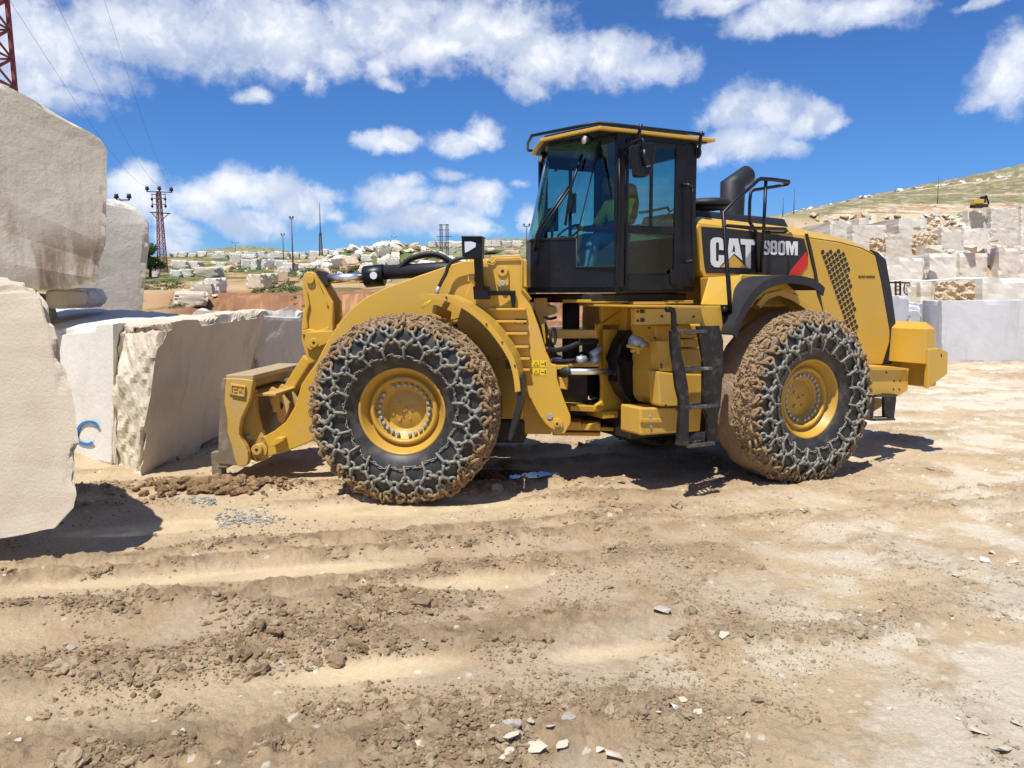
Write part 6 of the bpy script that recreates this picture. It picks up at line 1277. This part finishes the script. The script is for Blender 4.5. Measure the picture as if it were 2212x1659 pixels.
mk('glass_joint',M['blackr'],lambda mb:mb.tube([W3('R',P1[1][1],P1[1][0]+.002,2.70),W3('R',P2[1][1],P2[1][0]+.002,3.73)],.007,6),cab,bev=0)
mk('glass_seal',M['blackr'],lambda mb:mb.tube([W3('R',P1[1][1],P1[1][0]+.004,2.70),W3('R',Pl[1][1],Pl[1][0]+.004,2.40),W3('R',Pl[0][1]-.03,Pl[0][0],2.40)],.010,8),cab,bev=0)
for s in (1,-1):
    if s<0:
        mk('far_door_window',M['glass'],lambda mb:lbox(mb,'R',-.14,.60,-.80,-.796,2.64,3.63),cab,bev=0)
        mk('far_door_panel',Bk,lambda mb:(lbox(mb,'R',-.14,.66,-.82,-.78,zb_,2.66),lbox(mb,'R',-.14,.66,-.82,-.78,3.62,ZT),lbox(mb,'R',.17,.205,-.82,-.78,2.6,3.63),lbox(mb,'R',.54,.64,-.82,-.78,2.6,3.63)),cab,bev=.01)
mk('rear_window',M['glass'],lambda mb:lbox(mb,'R',.78,.784,-.74,.74,2.74,3.63),cab,bev=0)
# corner glass strip behind the door, dark trims
mk('corner_glass',M['glass'],lambda mb:mb.loft([pq('R','2',x,y,.80) for x,y in ((1440,330),(1488,335),(1492,820),(1440,820))],[pq('R','2',x,y,.796) for x,y in ((1440,330),(1488,335),(1492,820),(1440,820))]) if 0 else lbox(mb,'R',.80,.86,.72,.724,2.75,3.6),cab,bev=0)
# roof
RP=[(.86,1.02),(.86,-.50),(.46,-.60),(0,-.70),(-.42,-.53),(-.80,-.36),(-.80,1.02)]
def roof(mb): mb.loft([W3('R',l,a,3.765) for a,l in RP],[W3('R',l,a,3.80) for a,l in RP])
rfo=mk('roof',Yl,roof,cab,bev=.008)
mk('roof_lining',Bk,lambda mb:mb.loft([W3('R',l+.01,a*1.0,3.73) for a,l in lev_(3.73)]+[W3('R',.82,-.80,3.73),W3('R',.82,.80,3.73)],[W3('R',l-.03,a*1.0,3.768) for a,l in lev_(3.73)]+[W3('R',.84,-.80,3.768),W3('R',.84,.80,3.768)]),cab,bev=.006)
mk('roof_underside',Bk,lambda mb:mb.loft([W3('R',l*.93,a*.93,3.752) for a,l in RP],[W3('R',l*.93,a*.93,3.7645) for a,l in RP]),rfo,bev=0)
mk('roof_cap',Bk,lambda mb:mb.loft([W3('R',min(l,.85)*.95,a*.93,3.80) for a,l in RP],[W3('R',min(l,.8)*.9,a*.86,3.84) for a,l in RP]),rfo,bev=.015)
RR=[(.89,.82),(.89,-.54),(.48,-.66),(0,-.80),(-.42,-.62),(-.82,-.40),(-.82,.82)]
mk('roof_rail',Bk,lambda mb:mb.tube([W3('R',l,a,3.82) for a,l in RR],.017,10),rfo,bev=0)
for a,l,a2,l2 in ((.90,-.02,.82,-.02),(.90,.78,.84,.80),(-.82,-.02,-.80,-.02)): mk('rail_bracket',Bk,lambda mb:mb.tube([W3('R',l,a,3.85),W3('R',l2,a2,3.60)],.018,8),rfo,bev=0)
def lampo(x,y,la,fw=-1,r=.055):
    l,z=PL('R','2',x,y,la); o=mk('work_lamp',Bk,lambda mb:(mb.tube([W3('R',l+.09*-fw,la,z),W3('R',l+.03*-fw,la,z),W3('R',l,la,z)],[r*.6,r,r],16),mb.tube([W3('R',l+.04*-fw,la,z),W3('R',l+.04*-fw,la,z+.12)],.015,6)),cab,bev=0)
    mk('lens',M['lens'],lambda mb:mb.tube([W3('R',l-.001,la,z),W3('R',l+fw*.008,la,z)],r*.8,16),o,bev=0)
lampo(600,208,.62); lampo(243,350,-.60); lampo(1520,322,.72,1,.06)
# wipers
wp=mk('wiper',Bk,lambda mb:(mb.tube([pq('R','2',x,y,la) for x,y,la in ((188,1110,.12),(205,980,.14),(230,920,.16),(470,580,.40))],.013,6),mb.tube([pq('R','2',x,y,la) for x,y,la in ((205,1110,.14),(225,970,.16),(252,930,.18),(492,585,.42))],.013,6),mb.tube([pq('R','2',x,y,la) for x,y,la in ((440,900,.40),(485,600,.42),(580,325,.44))],.014,6)),cab,bev=0)
mk('wiper',Bk,lambda mb:(mb.tube([pq('R','2',x,y,.75) for x,y in ((1180,890),(1310,780),(1380,720))],.008,6)),dr,bev=0)
# mirror
mi_=mk('mirror',Bk,lambda mb:(plate(mb,'R','2',[(1008,270),(1025,245),(1080,238),(1172,228),(1182,250),(1178,330),(1165,420),(1135,495),(1100,512),(1030,508),(1018,400)],1.12,1.02)),cab,bev=.02)
mk('mirror_glass',M['mirror'],lambda mb:plate(mb,'R','2',[(1100,424),(1136,414),(1132,424),(1100,434)],1.126,1.12),mi_,bev=0)
mk('mirror_arm',Bk,lambda mb:(mb.tube(smooth_path([pq('R','2',x,y,la) for x,y,la in ((930,285,.85),(980,240,1.0),(1050,208,1.08),(1075,215,1.13),(1080,300,1.14))],4),.015,8),mb.tube([pq('R','2',1082,290,1.14),pq('R','2',1100,420,1.14)],.03,8)),mi_,bev=0)
tubeo('cab_handrail',Bk,[pq('R','2',x,y,la) for x,y,la in ((1395,580,.84),(1440,580,.90),(1465,600,.92),(1472,640,.92),(1476,1150,.92),(1460,1195,.9),(1410,1205,.84))],.02,cab,sm=3)
tubeo('front_handrail',Bk,[pq('R','2',x,y,.84) for x,y in ((880,360),(884,660),(850,1320),(862,1440))],.010,cab)
# interior
seat=mk('driver_seat',M['seat'],lambda mb:(plate(mb,'R','2',[(935,560),(1030,560),(1045,650),(1055,720),(1040,830),(1015,900),(930,900)],.25,-.25),lbox(mb,'R',.05,.62,-.26,.26,2.50,2.64),lbox(mb,'R',.12,.55,-.2,.2,2.15,2.5)),cab,bev=.05)
mk('steering_column',M['inner'],lambda mb:(mb.beam(W3('R',-.45,0,2.2),W3('R',-.36,0,2.75),.12,.14),mb.tube([W3('R',-.33+.0*math.cos(t)+.10*math.cos(t),.19*math.sin(t),2.80+.09*math.cos(t)) for t in [2*PI*i/20 for i in range(21)]],.014,6)),cab,bev=.01)
mk('display',M['inner'],lambda mb:(lbox(mb,'R',-.28,-.22,-.62,-.40,2.85,3.12),mb.beam(W3('R',-.25,-.5,2.3),W3('R',-.25,-.5,2.9),.03),plate(mb,'R','2',[(500,640),(535,640),(532,800),(470,800),(470,740)],.30,.27)),cab,bev=.005)
mk('console',M['inner'],lambda mb:(lbox(mb,'R',.15,.62,-.60,-.32,2.3,2.68),lbox(mb,'R',.15,.55,.34,.5,2.45,2.60)),cab,bev=.03)
tubeo('arm_rest_rail',M['inner'],[pq('R','2',x,y,-.5) for x,y in ((1040,800),(1100,795),(1270,760),(1285,790))],.018,cab)

# ---------------- DRIVER
def skin(name,joints,bones,m,parent=None,sub=2,loc=None):
    off=Vector(loc) if loc else Vector((0,0,0)); names=list(joints); me=bpy.data.meshes.new(name); me.from_pydata([joints[k][0]-off for k in names],[(names.index(a),names.index(b)) for a,b in bones],[]); o=link(name,me,parent,loc or (0,0,0)); me.materials.append(m)
    o.modifiers.new('skin','SKIN'); 
    for i,k in enumerate(names): r=joints[k][1]; me.skin_vertices[0].data[i].radius=(r,r) if not isinstance(r,tuple) else r
    me.skin_vertices[0].data[0].use_root=True
    sb=o.modifiers.new('sub','SUBSURF'); sb.levels=sub; sb.render_levels=sub
    return o
w=lambda l,a,z:W3('R',l,a,z)
dl,dz_=PL('R','2',800,575,0.02); base=W3('R',dl+.16,0.02,2.64)
hx0=dl; hz0=dz_
Jt={'pelvis':(w(dl+.17,.02,2.74),.15),'waist':(w(dl+.17,.02,2.88),.135),'chest':(w(dl+.12,.02,3.05),.155),'neck0':(w(dl+.09,.02,3.19),.075),'neck':(w(dl+.06,.02,3.25),.052),
 'shl':(w(dl+.12,.21,3.12),.070),'ell':(w(dl-.02,.27,2.88),.048),'wrl':(w(dl-.27,.16,2.84),.030),'pal':(w(dl-.34,.13,2.85),.034),
 'shr':(w(dl+.12,-.17,3.12),.070),'elr':(w(dl-.02,-.25,2.88),.048),'wrr':(w(dl-.28,-.14,2.86),.030),'par':(w(dl-.35,-.11,2.88),.034),
 'hipl':(w(dl+.12,.11,2.71),.10),'knl':(w(dl-.30,.16,2.74),.070),'anl':(w(dl-.38,.15,2.30),.045),'ftl':(w(dl-.50,.16,2.25),.04),
 'hipr':(w(dl+.12,-.08,2.71),.10),'knr':(w(dl-.30,-.14,2.74),.070),'anr':(w(dl-.40,-.13,2.30),.045),'ftr':(w(dl-.52,-.13,2.25),.04)}
bo=[('pelvis','waist'),('waist','chest'),('chest','neck0'),('neck0','neck'),('chest','shl'),('shl','ell'),('ell','wrl'),('wrl','pal'),('chest','shr'),('shr','elr'),('elr','wrr'),('wrr','par'),('pelvis','hipl'),('hipl','knl'),('knl','anl'),('anl','ftl'),('pelvis','hipr'),('hipr','knr'),('knr','anr'),('anr','ftr')]
jj=dict(Jt)
PR=skin('person',jj,bo,M['skin'],None,2,tuple(w(dl+.17,.02,2.62))); tag(PR,'driver in a yellow green work shirt and jeans sitting in the loader cab, looking ahead','person')
def grow(js,names,extra): return {k:(js[k][0],js[k][1]*extra+.012) for k in names}
sn=['waist','chest','neck0','shl','ell','shr','elr','pelvis']; 
def child_skin(name,names,bones,m,extra=1.04):
    js=grow(Jt,names,extra); o=skin(name,{k:(v[0]-Vector(PR.location)*0,v[1]) for k,v in js.items()},bones,m,None,2,tuple(PR.location)); o.parent=PR; o.location=(0,0,0); return o
child_skin('shirt',['waist','chest','neck0','shl','ell','shr','elr'],[('waist','chest'),('chest','neck0'),('chest','shl'),('shl','ell'),('chest','shr'),('shr','elr')],M['shirt'])
child_skin('jeans',['pelvis','waist','hipl','knl','anl','hipr','knr','anr'],[('pelvis','waist'),('pelvis','hipl'),('hipl','knl'),('knl','anl'),('pelvis','hipr'),('hipr','knr'),('knr','anr')],M['jeans'])
# head: an egg with brow, nose, chin and ears
def head():
    bm=bmesh.new(); bmesh.ops.create_icosphere(bm,subdivisions=4,radius=1)
    c=w(dl+.01,.02,hz0+.0); f=(W3('R',-1,0,0)-W3('R',0,0,0)); s_=(W3('R',0,1,0)-W3('R',0,0,0)); u=Vector((0,0,1))
    for v in bm.verts:
        x,y,z=v.co  # x forward, y side, z up
        jaw=max(0,-z); X_=x*.098*(1-.10*jaw); Y_=y*.076*(1-.28*jaw); Z_=z*.122
        g=lambda cx,cy,cz,s,a:a*math.exp(-((x-cx)**2+(y-cy)**2+(z-cz)**2)/s)
        X_+=g(1,0,-.08,.02,.028)+g(.95,0,.28,.10,.006)+g(.8,0,-.85,.08,.016)+g(.95,0,-.48,.02,.008)-g(.95,.35,.1,.03,.010)-g(.95,-.35,.1,.03,.010)
        Y_+=(1 if y>0 else -1)*g(-.05,1 if y>0 else -1,-.05,.03,.016)
        v.co=c+f*X_+s_*Y_+u*Z_-Vector(PR.location)
    me=bpy.data.meshes.new('head'); bm.to_mesh(me); bm.free(); me.materials.append(M['skin']); me.polygons.foreach_set('use_smooth',[True]*len(me.polygons)); return me
link('head',head(),PR)
def hair():
    me=head().copy(); me.materials.clear(); me.materials.append(M['hair']); bm=bmesh.new(); bm.from_mesh(me); c=w(dl+.01,.02,hz0)-Vector(PR.location); f=(W3('R',-1,0,0)-W3('R',0,0,0))
    dele=[v for v in bm.verts if (v.co-c).z< .015+ max(0,(v.co-c).dot(f))*.9-( .06 if (v.co-c).dot(f)<-.02 else 0)]; bmesh.ops.delete(bm,geom=dele,context='VERTS')
    for v in bm.verts: v.co=c+(v.co-c)*1.07
    bm.to_mesh(me); bm.free(); return me
link('hair',hair(),PR)
for s,wr,pa in ((1,'wrl','pal'),(-1,'wrr','par')):
    p=Jt[pa][0]; d=(Jt[pa][0]-Jt[wr][0]).normalized(); sd=Vector((0,0,1)).cross(d).normalized()
    for k in range(5):
        o_=sd*((k-1.5)*.019 if k<4 else -.035*s); ln=(.032,.036,.034,.026,.024)[k]; a=p+d*.02+o_ if k<4 else p-d*.01+o_
        js={'a':(a,.009),'b':(a+d*ln+Vector((0,0,-.008)),.008),'c':(a+d*(ln+.012)+Vector((0,0,-.030)),.007),'d':(a+d*(ln-.008)+Vector((0,0,-.048)),.006)}
        o=skin('finger',js,[('a','b'),('b','c'),('c','d')],M['skin'],None,1,tuple(PR.location)); o.parent=PR; o.location=(0,0,0)
